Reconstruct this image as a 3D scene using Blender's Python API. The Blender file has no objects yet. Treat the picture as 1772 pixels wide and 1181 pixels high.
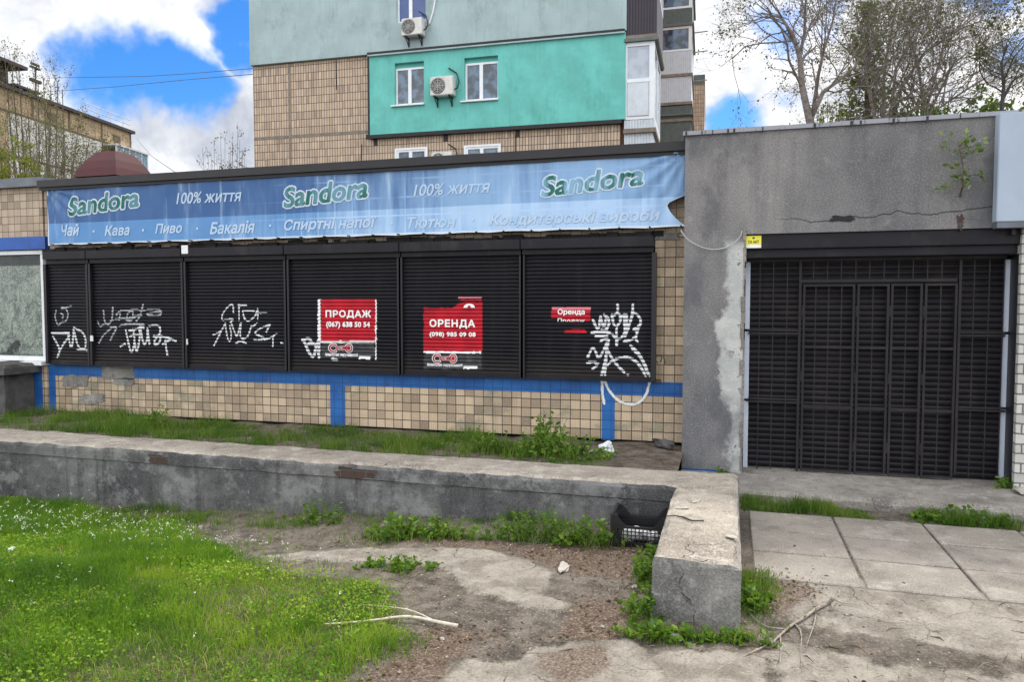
import bpy, bmesh, math, random
import numpy as np
from mathutils import Vector, Matrix

S = bpy.context.scene
COL = S.collection
R = math.radians
PI = math.pi

# ------------------------------------------------------------------ camera, sky, sun
CAM_H = 1.77
YAW, PITCH = R(16.5), R(2.8)
cam_d = bpy.data.cameras.new('camera')
cam_d.sensor_width = 36.0
cam_d.lens = 26.0
cam_d.clip_start = 0.05
cam_d.clip_end = 3000
cam = bpy.data.objects.new('camera', cam_d)
COL.objects.link(cam)
cam.location = (0, 0, CAM_H)
cam.rotation_euler = (R(90) - PITCH, 0, YAW)
S.camera = cam

SUN_EL, SUN_AZ = R(58), R(20)          # azimuth measured from +Y towards +X
S.view_settings.view_transform = 'Standard'
S.view_settings.look = 'None'
S.view_settings.gamma = 1.0
S.view_settings.exposure = 0.75

sun_d = bpy.data.lights.new('sun', 'SUN')
sun_d.energy = 2.0
sun_d.angle = R(10)
sun_d.color = (1.0, 0.95, 0.87)
sun = bpy.data.objects.new('sun', sun_d)
COL.objects.link(sun)
_sd = Vector((math.sin(SUN_AZ) * math.cos(SUN_EL), math.cos(SUN_AZ) * math.cos(SUN_EL), math.sin(SUN_EL)))
sun.rotation_euler = _sd.to_track_quat('Z', 'Y').to_euler()
sun.location = (0, 0, 30)

# camera basis, used only to read distances off the photograph onto real planes
_cf = Vector((-math.sin(YAW) * math.cos(PITCH), math.cos(YAW) * math.cos(PITCH), -math.sin(PITCH)))
_cr = Vector((math.cos(YAW), math.sin(YAW), 0))
_cu = _cr.cross(_cf)
_F = 26.0 / 36.0 * 1772


def ray(px, py):
    return _cf + _cr * ((px - 886) / _F) + _cu * ((590.5 - py) / _F)


def P(px, py, Y):
    d = ray(px, py)
    t = Y / d.y
    return (d.x * t, CAM_H + d.z * t)


def PX(px, Y, py=528):
    return P(px, py, Y)[0]


def PZ(px, py, Y):
    return P(px, py, Y)[1]


def G(px, py, z=0.0):
    d = ray(px, py)
    t = (z - CAM_H) / d.z
    return (d.x * t, d.y * t)


class Plane:
    def __init__(s, origin, ang):
        s.o = Vector(origin)
        s.ang = ang
        s.u = Vector((math.cos(ang), math.sin(ang), 0))
        s.n = Vector((-math.sin(ang), math.cos(ang), 0))

    def at(s, px, py, depth=0.0):
        d = ray(px, py)
        o = Vector((0, 0, CAM_H))
        q = s.o + s.n * depth
        t = (q - o).dot(s.n) / d.dot(s.n)
        p = o + d * t
        return ((p - s.o).dot(s.u), p.z)


def dirpt(px, py, dist):
    """a point at forward distance dist"""
    return Vector((0, 0, CAM_H)) + ray(px, py) * dist


# ------------------------------------------------------------------ node helper
class NB:
    def __init__(s, name, world=None):
        if world:
            s.t = world.node_tree
        else:
            s.m = bpy.data.materials.new(name)
            s.m.use_nodes = True
            s.t = s.m.node_tree
        s.t.nodes.clear()
        s.out = s.t.nodes.new('ShaderNodeOutputWorld' if world else 'ShaderNodeOutputMaterial')

    def n(s, typ, props=None, **inp):
        nd = s.t.nodes.new('ShaderNode' + typ)
        for k, v in (props or {}).items():
            setattr(nd, k, v)
        for k, v in inp.items():
            key = int(k[1:]) if k[0] == 'i' and k[1:].isdigit() else k.replace('_', ' ')
            s.set(nd.inputs[key], v)
        return nd

    def set(s, sock, v):
        if isinstance(v, bpy.types.NodeSocket):
            s.t.links.new(v, sock)
        elif isinstance(v, (tuple, list)) and sock.type == 'RGBA':
            sock.default_value = (v[0], v[1], v[2], 1.0)
        else:
            sock.default_value = v

    def pos(s):
        return s.n('NewGeometry').outputs['Position']

    def obj(s):
        return s.n('TexCoord').outputs['Object']

    def xz(s, vec, ox=0, oz=0):
        q = s.n('SeparateXYZ', None, i0=vec)
        a = s.math('SUBTRACT', q.outputs[0], ox)
        b = s.math('SUBTRACT', q.outputs[2], oz)
        return s.n('CombineXYZ', None, i0=a, i1=b, i2=0.0).outputs[0], a, b

    def scl(s, vec, x, y, z):
        return s.n('Mapping', None, Vector=vec, Scale=(x, y, z)).outputs[0]

    def noise(s, scale, vec=None, detail=4, rough=0.55, dist=0.0):
        nd = s.n('TexNoise', None, Scale=scale, Detail=detail, Roughness=rough, Distortion=dist)
        if vec is not None:
            s.set(nd.inputs['Vector'], vec)
        return nd.outputs['Fac']

    def ramp(s, fac, *stops):
        nd = s.n('ValToRGB', None, Fac=fac)
        e = nd.color_ramp.elements
        while len(e) < len(stops):
            e.new(0.5)
        for el, (p, c) in zip(e, stops):
            el.position = p
            el.color = (c[0], c[1], c[2], 1) if isinstance(c, (tuple, list)) else (c, c, c, 1)
        return nd.outputs['Color']

    def step(s, x, a, b, to0=0.0, to1=1.0):
        return s.n('MapRange', {'interpolation_type': 'SMOOTHSTEP'}, Value=x, From_Min=a, From_Max=b, To_Min=to0, To_Max=to1).outputs[0]

    def mix(s, fac, a, b, mode='MIX'):
        nd = s.n('Mix', {'data_type': 'RGBA', 'blend_type': mode})
        s.set(nd.inputs['Factor'], fac)
        s.set(nd.inputs[6], a)
        s.set(nd.inputs[7], b)
        return nd.outputs[2]

    def math(s, op, a, b=0.0, c=None):
        nd = s.n('Math', {'operation': op})
        s.set(nd.inputs[0], a)
        s.set(nd.inputs[1], b)
        if c is not None:
            s.set(nd.inputs[2], c)
        return nd.outputs[0]

    def bump(s, h, strength=0.4, dist=0.01):
        return s.n('Bump', None, Height=h, Strength=strength, Distance=dist).outputs[0]

    def done(s, col, rough=0.8, normal=None, metal=0.0, spec=0.3, **kw):
        b = s.n('BsdfPrincipled', None, Base_Color=col, Roughness=rough, Metallic=metal)
        b.inputs['Specular IOR Level'].default_value = spec
        for k, v in kw.items():
            s.set(b.inputs[k.replace('_', ' ')], v)
        if normal is not None:
            s.set(b.inputs['Normal'], normal)
        s.t.links.new(b.outputs[0], s.out.inputs[0])
        s.bsdf = b
        return s.m


# ------------------------------------------------------------------ world: sky and clouds
W = bpy.data.worlds.new('World')
S.world = W
W.use_nodes = True
nb = NB('w', W)
sky = nb.n('TexSky', {'sky_type': 'NISHITA', 'sun_disc': False, 'sun_elevation': SUN_EL, 'sun_rotation': SUN_AZ,
                      'air_density': 1.0, 'dust_density': 0.6, 'ozone_density': 3.0})
skyc = nb.n('HueSaturation', None, Saturation=1.35, Value=1.0, Color=sky.outputs[0]).outputs[0]
dirv = nb.n('TexCoord').outputs['Generated']
warp = nb.n('TexNoise', None, Vector=dirv, Scale=5.0, Detail=5.0, Roughness=0.6)
wv = nb.n('VectorMath', {'operation': 'MULTIPLY_ADD'}, i0=warp.outputs['Color'], i1=(0.16, 0.16, 0.16), i2=dirv).outputs[0]
wv = nb.n('VectorMath', {'operation': 'SUBTRACT'}, i0=wv, i1=(0.08, 0.08, 0.08)).outputs[0]
cn = nb.noise(6.5, dirv, 9, 0.60)
gap = None
# openings in the cloud cover: compass directions of the blue patches, with angular radii
for (px, py, rad, amp) in ((215, 120, .066, 1.0), (290, 140, .056, 1.0), (345, 160, .045, 1.0), (140, 95, .035, .9), (425, 40, .040, 1.0), (410, 80, .035, 1.0),
                           (1262, 200, .042, 1.0), (1300, 210, .03, .9), (1340, 50, .042, .72), (1360, 150, .03, .6), (1690, 10, .040, .95), (1745, 140, .026, .65), (1430, 10, .03, .5)):
    d = ray(px, py).normalized()
    dot = nb.n('VectorMath', {'operation': 'DISTANCE'}, i0=wv, i1=tuple(d)).outputs['Value']
    g = nb.step(dot, rad * 1.9, rad * 0.2, 0.0, amp)
    gap = g if gap is None else nb.math('MAXIMUM', gap, g)
gen = nb.step(cn, 0.47, 0.36)                      # a few random openings in the rest of the sky
fz = nb.n('SeparateXYZ', None, i0=dirv)
behind = nb.step(fz.outputs[1], 0.4, -0.2)
gen = nb.math('MULTIPLY', nb.math('MULTIPLY', gen, behind), 0.0)
gap = nb.math('MAXIMUM', gap, gen)
cov = nb.math('SUBTRACT', 1.0, nb.step(nb.math('ADD', gap, nb.math('MULTIPLY', nb.math('SUBTRACT', cn, 0.5), 1.45)), 0.34, 0.86))
shade = nb.noise(4.5, wv, 6, 0.6)
cl = nb.ramp(shade, (0.33, (3.6, 3.9, 4.5)), (0.45, (5.6, 5.8, 6.1)), (0.60, (9.2, 9.1, 8.9)))
skyb = nb.mix(1.0, skyc, (.40, .56, .72), 'MULTIPLY')
front = nb.step(fz.outputs[1], .15, .65)
cl = nb.mix(1.0, cl, nb.mix(front, (1.2, 1.2, 1.2), (.60, .60, .61)), 'MULTIPLY')  # clouds ahead dimmed, unseen ones behind brightened to light the shop front
full = nb.mix(cov, skyb, cl)
bg = nb.n('Background', None, Color=full, Strength=0.15)
nb.t.links.new(bg.outputs[0], nb.out.inputs[0])


# ------------------------------------------------------------------ noise in numpy
def vnoise(x, y, seed=0):
    x = np.asarray(x, float)
    y = np.asarray(y, float)
    xi = np.floor(x).astype(np.int64)
    yi = np.floor(y).astype(np.int64)
    fx = x - xi
    fy = y - yi
    fx = fx * fx * (3 - 2 * fx)
    fy = fy * fy * (3 - 2 * fy)

    def h(a, b):
        n = (a * 374761393 + b * 668265263 + seed * 974634777) & 0x7fffffff
        n = ((n ^ (n >> 13)) * 1274126177) & 0x7fffffff
        return ((n ^ (n >> 16)) & 0xffff) / 65535.0
    return (h(xi, yi) * (1 - fx) + h(xi + 1, yi) * fx) * (1 - fy) + (h(xi, yi + 1) * (1 - fx) + h(xi + 1, yi + 1) * fx) * fy


def fbm(x, y, seed=0, oct=4):
    x = np.asarray(x, float)
    y = np.asarray(y, float)
    t = 0
    a = 0.5
    for i in range(oct):
        t = t + a * vnoise(x * 2 ** i, y * 2 ** i, seed + i * 17)
        a *= 0.5
    return t / (1 - 0.5 ** oct)


def sstep(a, b, x):
    t = np.clip((np.asarray(x, float) - a) / (b - a), 0, 1)
    return t * t * (3 - 2 * t)


def polydist(px, py, poly):
    """signed distance, positive inside"""
    px = np.asarray(px, float)
    py = np.asarray(py, float)
    d = np.full(px.shape, 1e9)
    ins = np.zeros(px.shape, bool)
    n = len(poly)
    for i in range(n):
        ax, ay = poly[i]
        bx, by = poly[(i + 1) % n]
        ex, ey = bx - ax, by - ay
        t = np.clip(((px - ax) * ex + (py - ay) * ey) / (ex * ex + ey * ey + 1e-12), 0, 1)
        d = np.minimum(d, np.hypot(px - ax - t * ex, py - ay - t * ey))
        c = ((ay > py) != (by > py)) & (px < (bx - ax) * (py - ay) / (by - ay + 1e-12) + ax)
        ins ^= c
    return np.where(ins, d, -d)


# ------------------------------------------------------------------ object helpers
def tag(o, label=None, cat=None, group=None, kind=None):
    if label: o['label'] = label
    if cat: o['category'] = cat
    if group: o['group'] = group
    if kind: o['kind'] = kind
    return o


def thing(name, label, cat, loc=(0, 0, 0), rz=0.0, group=None):
    o = bpy.data.objects.new(name, None)
    o.empty_display_size = 0.2
    COL.objects.link(o)
    o.location = loc
    o.rotation_euler = (0, 0, rz)
    return tag(o, label, cat, group)


def base_of(o):
    v = Vector((0, 0, 0))
    while o is not None:
        v += o.location
        o = o.parent
    return v


def link(name, me, mat, parent=None, smooth=False):
    if mat is not None:
        me.materials.clear()
        for m in (mat if isinstance(mat, (list, tuple)) else [mat]):
            me.materials.append(m)
    if smooth:
        me.polygons.foreach_set('use_smooth', [True] * len(me.polygons))
    o = bpy.data.objects.new(name, me)
    COL.objects.link(o)
    if parent is not None:
        o.parent = parent
    return o


class MB:
    def __init__(s):
        s.v = []
        s.f = []
        s.mi = []
        s.cm = 0

    def face(s, pts):
        k = len(s.v)
        s.v += [tuple(p) for p in pts]
        s.f.append(tuple(range(k, k + len(pts))))
        s.mi.append(s.cm)

    def box(s, x0, x1, y0, y1, z0, z1, M=None):
        k = len(s.v)
        vs = [(x, y, z) for z in (z0, z1) for y in (y0, y1) for x in (x0, x1)]
        if M is not None:
            vs = [tuple(M @ Vector(p)) for p in vs]
        s.v += vs
        for q in ((0, 2, 3, 1), (4, 5, 7, 6), (0, 1, 5, 4), (2, 6, 7, 3), (0, 4, 6, 2), (1, 3, 7, 5)):
            s.f.append(tuple(k + i for i in q))
            s.mi.append(s.cm)
        return s

    def prism(s, poly, y0, y1):
        """polygon in xz (counter-clockwise seen from -y) extruded from y0 (front) to y1"""
        k = len(s.v)
        n = len(poly)
        s.v += [(x, y0, z) for x, z in poly] + [(x, y1, z) for x, z in poly]
        s.f.append(tuple(range(k, k + n)))
        s.f.append(tuple(range(k + 2 * n - 1, k + n - 1, -1)))
        s.mi += [s.cm, s.cm]
        for i in range(n):
            j = (i + 1) % n
            s.f.append((k + j, k + i, k + n + i, k + n + j))
            s.mi.append(s.cm)
        return s

    def tube(s, pts, rad, n=6, cap=True):
        pts = [Vector(p) for p in pts]
        if not isinstance(rad, (list, tuple)):
            rad = [rad] * len(pts)
        k = len(s.v)
        up = None
        for i, p in enumerate(pts):
            t = (pts[min(i + 1, len(pts) - 1)] - pts[max(i - 1, 0)])
            if t.length < 1e-9:
                t = Vector((0, 0, 1))
            t.normalize()
            if up is None:
                a = Vector((0, 0, 1)) if abs(t.z) < 0.9 else Vector((1, 0, 0))
                up = t.cross(a).normalized()
            else:
                up = (up - t * up.dot(t))
                if up.length < 1e-6:
                    up = t.orthogonal()
                up.normalize()
            w = t.cross(up)
            for j in range(n):
                a = 2 * PI * j / n
                s.v.append(tuple(p + (up * math.cos(a) + w * math.sin(a)) * rad[i]))
        for i in range(len(pts) - 1):
            for j in range(n):
                j2 = (j + 1) % n
                s.f.append((k + i * n + j, k + i * n + j2, k + (i + 1) * n + j2, k + (i + 1) * n + j))
                s.mi.append(s.cm)
        if cap:
            s.f.append(tuple(k + j for j in reversed(range(n))))
            s.f.append(tuple(k + (len(pts) - 1) * n + j for j in range(n)))
            s.mi += [s.cm, s.cm]
        return s

    def lathe(s, prof, cx, cy, n=24):
        k = len(s.v)
        for r, z in prof:
            for j in range(n):
                a = 2 * PI * j / n
                s.v.append((cx + r * math.cos(a), cy + r * math.sin(a), z))
        for i in range(len(prof) - 1):
            for j in range(n):
                j2 = (j + 1) % n
                s.f.append((k + i * n + j, k + i * n + j2, k + (i + 1) * n + j2, k + (i + 1) * n + j))
                s.mi.append(s.cm)
        s.f.append(tuple(k + j for j in reversed(range(n))))
        s.f.append(tuple(k + (len(prof) - 1) * n + j for j in range(n)))
        s.mi += [s.cm, s.cm]
        return s

    def build(s, name, mat, parent=None, world=True, smooth=False, bevel=0.0, origin=None):
        off = Vector((0, 0, 0))
        if world and parent is not None:
            off = base_of(parent)
        if origin is not None:
            off = Vector(origin)
        me = bpy.data.meshes.new(name)
        me.from_pydata([(a - off.x, b - off.y, c - off.z) for a, b, c in s.v], [], s.f)
        o = link(name, me, mat, parent, smooth)
        if len(set(s.mi)) > 1:
            me.polygons.foreach_set('material_index', s.mi)
        if bevel > 0:
            bm = bmesh.new()
            bm.from_mesh(me)
            bmesh.ops.bevel(bm, geom=[e for e in bm.edges], offset=bevel, segments=2, affect='EDGES', clamp_overlap=True)
            bm.to_mesh(me)
            bm.free()
        if origin is not None:
            o.location = origin
        me.update()
        return o


def boxes(name, mat, parent, lst, world=True, bevel=0.0):
    m = MB()
    for b in lst:
        m.box(*b)
    return m.build(name, mat, parent, world, bevel=bevel)


def copy_tree(o, parent=None):
    c = o.copy()
    COL.objects.link(c)
    if parent is not None:
        c.parent = parent
    for ch in list(o.children):
        copy_tree(ch, c)
    return c


def np_mesh(name, verts, polys_sizes, loops, mat, parent=None, tint=None, origin=None):
    """fast mesh: verts (N,3), polygon sizes, flat loop vertex indices"""
    me = bpy.data.meshes.new(name)
    verts = np.asarray(verts, np.float32)
    if origin is not None:
        verts = verts - np.asarray(origin, np.float32)
    me.vertices.add(len(verts))
    me.vertices.foreach_set('co', verts.ravel())
    sizes = np.asarray(polys_sizes, np.int32)
    me.loops.add(len(loops))
    me.loops.foreach_set('vertex_index', np.asarray(loops, np.int32))
    me.polygons.add(len(sizes))
    st = np.concatenate([[0], np.cumsum(sizes)[:-1]]).astype(np.int32)
    me.polygons.foreach_set('loop_start', st)
    if tint is not None:
        a = me.attributes.new('tint', 'FLOAT', 'POINT')
        a.data.foreach_set('value', np.asarray(tint, np.float32))
    me.update(calc_edges=True)
    o = link(name, me, mat, parent)
    if origin is not None:
        o.location = origin
    return o


def blades(pos, h, w, lean, rng):
    """grass blades: returns verts (N*5,3), sizes, loops"""
    n = len(pos)
    a = rng.uniform(0, 2 * PI, n)
    b = rng.uniform(0, 2 * PI, n)
    dx, dy = np.cos(a), np.sin(a)
    lx, ly = np.cos(b) * lean * h, np.sin(b) * lean * h
    V = np.zeros((n, 5, 3))
    V[:, 0] = pos + np.stack([dx * w / 2, dy * w / 2, 0 * w - .01], 1)
    V[:, 1] = pos - np.stack([dx * w / 2, dy * w / 2, 0 * w + .01], 1)
    mid = pos + np.stack([lx * .3, ly * .3, h * .55], 1)
    V[:, 2] = mid - np.stack([dx * w * .4, dy * w * .4, 0 * w], 1)
    V[:, 3] = mid + np.stack([dx * w * .4, dy * w * .4, 0 * w], 1)
    V[:, 4] = pos + np.stack([lx, ly, h * np.sqrt(np.clip(1 - lean ** 2 * .6, .2, 1))], 1)
    base = np.arange(n)[:, None] * 5
    L = np.concatenate([base + np.array([0, 1, 2, 3]), base + np.array([3, 2, 4])], 1).ravel()
    sz = np.tile([4, 3], n)
    return V.reshape(-1, 3), sz, L


def leaflets(pos, d, ln, wd, rng):
    """small folded leaves: pos base, d unit direction (n,3)"""
    n = len(pos)
    rnd = rng.normal(size=(n, 3))
    s = np.cross(d, rnd)
    s /= np.linalg.norm(s, axis=1)[:, None] + 1e-9
    up = np.cross(s, d)
    V = np.zeros((n, 6, 3))
    ln = ln[:, None]
    wd = wd[:, None]
    V[:, 0] = pos
    V[:, 1] = pos + d * ln * .35 + s * wd * .5 + up * wd * .12
    V[:, 2] = pos + d * ln * .75 + s * wd * .38 + up * wd * .10
    V[:, 3] = pos + d * ln - up * ln * .08
    V[:, 4] = pos + d * ln * .75 - s * wd * .38 + up * wd * .10
    V[:, 5] = pos + d * ln * .35 - s * wd * .5 + up * wd * .12
    base = np.arange(n)[:, None] * 6
    L = np.concatenate([base + np.array([0, 1, 2, 3]), base + np.array([0, 3, 4, 5])], 1).ravel()
    return V.reshape(-1, 3), np.tile([4, 4], n), L


# ------------------------------------------------------------------ lettering
_glyphs = {}


def text_outlines(body, spacing=1.0):
    """closed outlines of a word set in the built-in font, as polylines"""
    key = (body, spacing)
    if key in _glyphs:
        return _glyphs[key]
    cu = bpy.data.curves.new('lettering', 'FONT')
    cu.body = body
    cu.size = 1.0
    cu.space_character = spacing
    o = bpy.data.objects.new('lettering', cu)
    COL.objects.link(o)
    dg = bpy.context.evaluated_depsgraph_get()
    dg.update()
    c2 = o.evaluated_get(dg).to_curve(dg)
    polys = []
    for sp in c2.splines:
        pts = []
        bp = sp.bezier_points
        n = len(bp)
        for i in range(n):
            p0, p1 = bp[i], bp[(i + 1) % n]
            a, b, c, d = p0.co, p0.handle_right, p1.handle_left, p1.co
            for k in range(6):
                t = k / 6
                q = a * (1 - t) ** 3 + b * 3 * t * (1 - t) ** 2 + c * 3 * t * t * (1 - t) + d * t ** 3
                pts.append((q.x, q.y))
        if len(pts) > 2:
            polys.append(np.array(pts))
    o.to_curve_clear()
    bpy.data.objects.remove(o)
    _glyphs[key] = polys
    return polys


def place_text(name, body, mat, parent, x0, x1, z0, z1, Y, shear=0.0, bold=0.0, rot=0.0, spacing=1.0, ref=None, clip=None):
    """set a word into x0..x1, z0..z1 on the vertical plane Y (front = -Y); bold thickens the strokes by that share of the height"""
    H = z1 - z0
    polys = [np.stack([p[:, 0] + shear * p[:, 1], p[:, 1]], 1) for p in text_outlines(body, spacing)]
    al = np.concatenate(polys)
    mn, mx = al.min(0), al.max(0)
    ins = (bold if ref is None else ref) * H
    sx = (x1 - x0 - 2 * ins) / (mx[0] - mn[0])
    sy = (H - 2 * ins) / (mx[1] - mn[1])
    polys = [np.stack([(p[:, 0] - mn[0]) * sx + x0 + ins, (p[:, 1] - mn[1]) * sy + z0 + ins], 1) for p in polys]
    w = bold * H
    dz = H / 30
    dx = H / 44
    zs = np.arange(z0 - w, z1 + w, dz)
    xs = np.arange(x0 - w - dx, x1 + w + dx, dx)
    if clip is not None:
        zs = zs[zs > z0 + H * clip]
    X, Z = np.meshgrid(xs + dx / 2, zs + dz / 2)
    wn = np.zeros(X.shape, np.int32)
    near = np.zeros(X.shape, bool)
    for p in polys:
        q = np.roll(p, -1, 0)
        lo, hi = p.min(0) - w - dz * 2, p.max(0) + w + dz * 2
        i0, i1 = np.searchsorted(xs, lo[0]), np.searchsorted(xs, hi[0])
        j0, j1 = np.searchsorted(zs, lo[1]), np.searchsorted(zs, hi[1])
        xx, zz_ = X[j0:j1, i0:i1], Z[j0:j1, i0:i1]
        if xx.size == 0:
            continue
        for (ax, ay), (bx, by) in zip(p, q):
            if ay != by:
                cr = (bx - ax) * (zz_ - ay) - (xx - ax) * (by - ay)
                if by > ay:
                    wn[j0:j1, i0:i1] += ((zz_ >= ay) & (zz_ < by) & (cr > 0))
                else:
                    wn[j0:j1, i0:i1] -= ((zz_ >= by) & (zz_ < ay) & (cr < 0))
            if w > 0:
                ex, ey = bx - ax, by - ay
                t = np.clip(((xx - ax) * ex + (zz_ - ay) * ey) / (ex * ex + ey * ey + 1e-14), 0, 1)
                near[j0:j1, i0:i1] |= np.hypot(xx - ax - t * ex, zz_ - ay - t * ey) < w
    ok = (wn != 0) | near
    cx, cz = (x0 + x1) / 2, (z0 + z1) / 2
    c, s_ = math.cos(rot), math.sin(rot)
    m = MB()
    mxr = max(2, int(.04 / dx))
    for j in range(len(zs)):
        i = 0
        row = ok[j]
        while i < len(xs):
            if row[i]:
                e = i
                while e + 1 < len(xs) and row[e + 1] and e - i < mxr:
                    e += 1
                qd = []
                for (x, z) in ((xs[i], zs[j]), (xs[e] + dx, zs[j]), (xs[e] + dx, zs[j] + dz), (xs[i], zs[j] + dz)):
                    x, z = x - cx, z - cz
                    qd.append((cx + x * c - z * s_, Y, cz + x * s_ + z * c))
                m.face(qd)
                i = e + 1
            else:
                i += 1
    return m.build(name, mat, parent)


def px_text(name, body, mat, parent, xa, ya, xb, yb, Y, **kw):
    """the same, extents read off the photograph: (xa,ya) top left, (xb,yb) bottom right"""
    x0, x1 = PX(xa, Y), PX(xb, Y)
    xm = (xa + xb) / 2
    return place_text(name, body, mat, parent, x0, x1, PZ(xm, yb, Y), PZ(xm, ya, Y), Y, **kw)



# ------------------------------------------------------------------ planes of the place (metres)
YF = 7.55        # tiled shop front
YC = 7.47        # roller curtains
YS = 7.36        # front of the curtain boxes
YB = 7.41        # banner
YG = 7.24        # grey rendered gate front
YT = 7.46        # gate grille
WZ = 0.37        # top of the low wall
PZ_ = 0.17       # porch top


# ------------------------------------------------------------------ materials
def concrete(name, base, dark, streak=0.5, speck=0.35, crack=0.5, scale=1.0, bump=0.5, light=None, bands=None, rough=.9):
    n = NB(name)
    p = n.pos()
    big = n.noise(0.9 * scale, p, 5, .6)
    med = n.noise(6 * scale, p, 6, .65)
    fine = n.noise(90, p, 3, .6)
    st = n.noise(1.0, n.scl(p, 9, 9, .7), 5, .6)
    c = n.mix(n.step(big, .35, .68), base, dark)
    c = n.mix(n.math('MULTIPLY', n.step(st, .5, .72), streak), c, tuple(x * .5 for x in dark))
    if light:
        c = n.mix(n.math('MULTIPLY', n.step(n.noise(1.9 * scale, n.scl(p, 1, 1, 1.3), 6, .68), .54, .64), .55), c, light)
        c = n.mix(n.math('MULTIPLY', n.step(n.noise(2.4 * scale, n.scl(p, 1.2, 1.2, 1), 6, .7), .53, .66), .5), c, tuple(x * .55 for x in dark))
        c = n.mix(n.math('MULTIPLY', n.step(med, .55, .68), .6), c, light)
    c = n.mix(n.math('MULTIPLY', n.step(med, .5, .30), .5), c, tuple(x * .6 for x in dark))
    c = n.mix(n.math('MULTIPLY', n.step(fine, .45, .72), speck), c, tuple(min(1, x * 1.8) for x in base))
    c = n.mix(n.math('MULTIPLY', n.step(fine, .45, .28), speck), c, tuple(x * .45 for x in dark))
    wv = n.n('VectorMath', {'operation': 'MULTIPLY_ADD'}, i0=n.n('TexNoise', None, Vector=p, Scale=3.0, Detail=4.0).outputs['Color'], i1=(.5, .5, .5), i2=p).outputs[0]
    vo = n.n('TexVoronoi', {'feature': 'DISTANCE_TO_EDGE'}, Vector=wv, Scale=1.1).outputs['Distance']
    ck = n.math('MULTIPLY', n.step(vo, .004, .001), n.step(big, .52, .60))
    c = n.mix(n.math('MULTIPLY', ck, crack), c, (.02, .018, .016))
    h = n.math('ADD', n.math('MULTIPLY', med, 1.0), n.math('MULTIPLY', fine, .35))
    h = n.math('SUBTRACT', h, n.math('MULTIPLY', ck, crack))
    return n.done(c, rough, n.bump(h, bump, .02), spec=.2)


def tiles(name, bw, bh, c1, c2, mortar, msize=.006, obj=False, stain=(.12, .10, .08), patch=None, green=0.0, ribs=True, ox=0., oz=0., big=None):
    n = NB(name)
    p = n.obj() if obj else n.pos()
    v, X, Z = n.xz(p, ox, oz)
    wob = n.n('VectorMath', {'operation': 'MULTIPLY_ADD'}, i0=n.n('TexNoise', None, Vector=p, Scale=4.0).outputs['Color'], i1=(.006, .006, 0), i2=v).outputs[0]
    b = n.n('TexBrick', {'offset': 0.0, 'squash': 1.0}, Vector=wob, Color1=(0, 0, 0, 1), Color2=(1, 1, 1, 1), Mortar=(.5, .5, .5, 1), Scale=1.0,
            Mortar_Size=msize, Mortar_Smooth=.1, Bias=0.0, Brick_Width=bw, Row_Height=bh)
    c = n.mix(b.outputs['Color'], c1, c2)
    rnd = n.n('TexWhiteNoise', {'noise_dimensions': '2D'}, Vector=n.n('VectorMath', {'operation': 'FLOOR'}, i0=n.n('VectorMath', {'operation': 'DIVIDE'}, i0=v, i1=(bw, bh, 1)).outputs[0]).outputs[0]).outputs['Value']
    c = n.mix(n.step(rnd, .90, .93, 0, .6), c, stain)
    c = n.mix(n.step(rnd, .10, .06, 0, .4), c, tuple(min(1, x * 1.25) for x in c1))
    big_ = n.noise(1.3, p, 5, .6)
    st = n.noise(1.0, n.scl(p, 10, 10, .8), 4, .6)
    fine = n.noise(60, p, 3, .6)
    c = n.mix(n.math('MULTIPLY', n.step(big_, .48, .72), .55), c, stain)
    c = n.mix(n.math('MULTIPLY', n.step(st, .5, .75), .45), c, stain)
    c = n.mix(n.math('MULTIPLY', n.step(fine, .5, .75), .3), c, tuple(min(1, x * 1.5) for x in c1))
    if green:
        g = n.noise(2.2, n.scl(p, 1, 1, 1.6), 5, .65)
        c = n.mix(n.math('MULTIPLY', n.step(g, .56, .68), green), c, (.12, .17, .12))
    if patch:      # grey render where tiles have fallen off
        g = n.noise(1.6, n.scl(p, 1, 1, 1.5), 3, .5)
        c = n.mix(n.step(g, .66, .675), c, patch)
    m = b.outputs['Fac']
    c = n.mix(m, c, mortar)
    if ribs:
        rb = n.math('ABSOLUTE', n.math('SINE', n.math('MULTIPLY', X, 2 * PI / (bw / 2))))
        rl = n.step(rb, .16, .02)
        c = n.mix(n.math('MULTIPLY', rl, .4), c, mortar)
        m = n.math('MAXIMUM', m, n.math('MULTIPLY', rl, .4))
    if big:        # joints between the large wall panels
        b2 = n.n('TexBrick', {'offset': 0.0}, Vector=v, Scale=1.0, Mortar_Size=.035, Brick_Width=big[0], Row_Height=big[1])
        c = n.mix(n.math('MULTIPLY', b2.outputs['Fac'], .75), c, (.16, .14, .12))
    h = n.math('ADD', n.math('MULTIPLY', n.math('SUBTRACT', 1.0, m), 1.0), n.math('MULTIPLY', fine, .3))
    return n.done(c, .6, n.bump(h, .6, .006), spec=.35)


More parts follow.
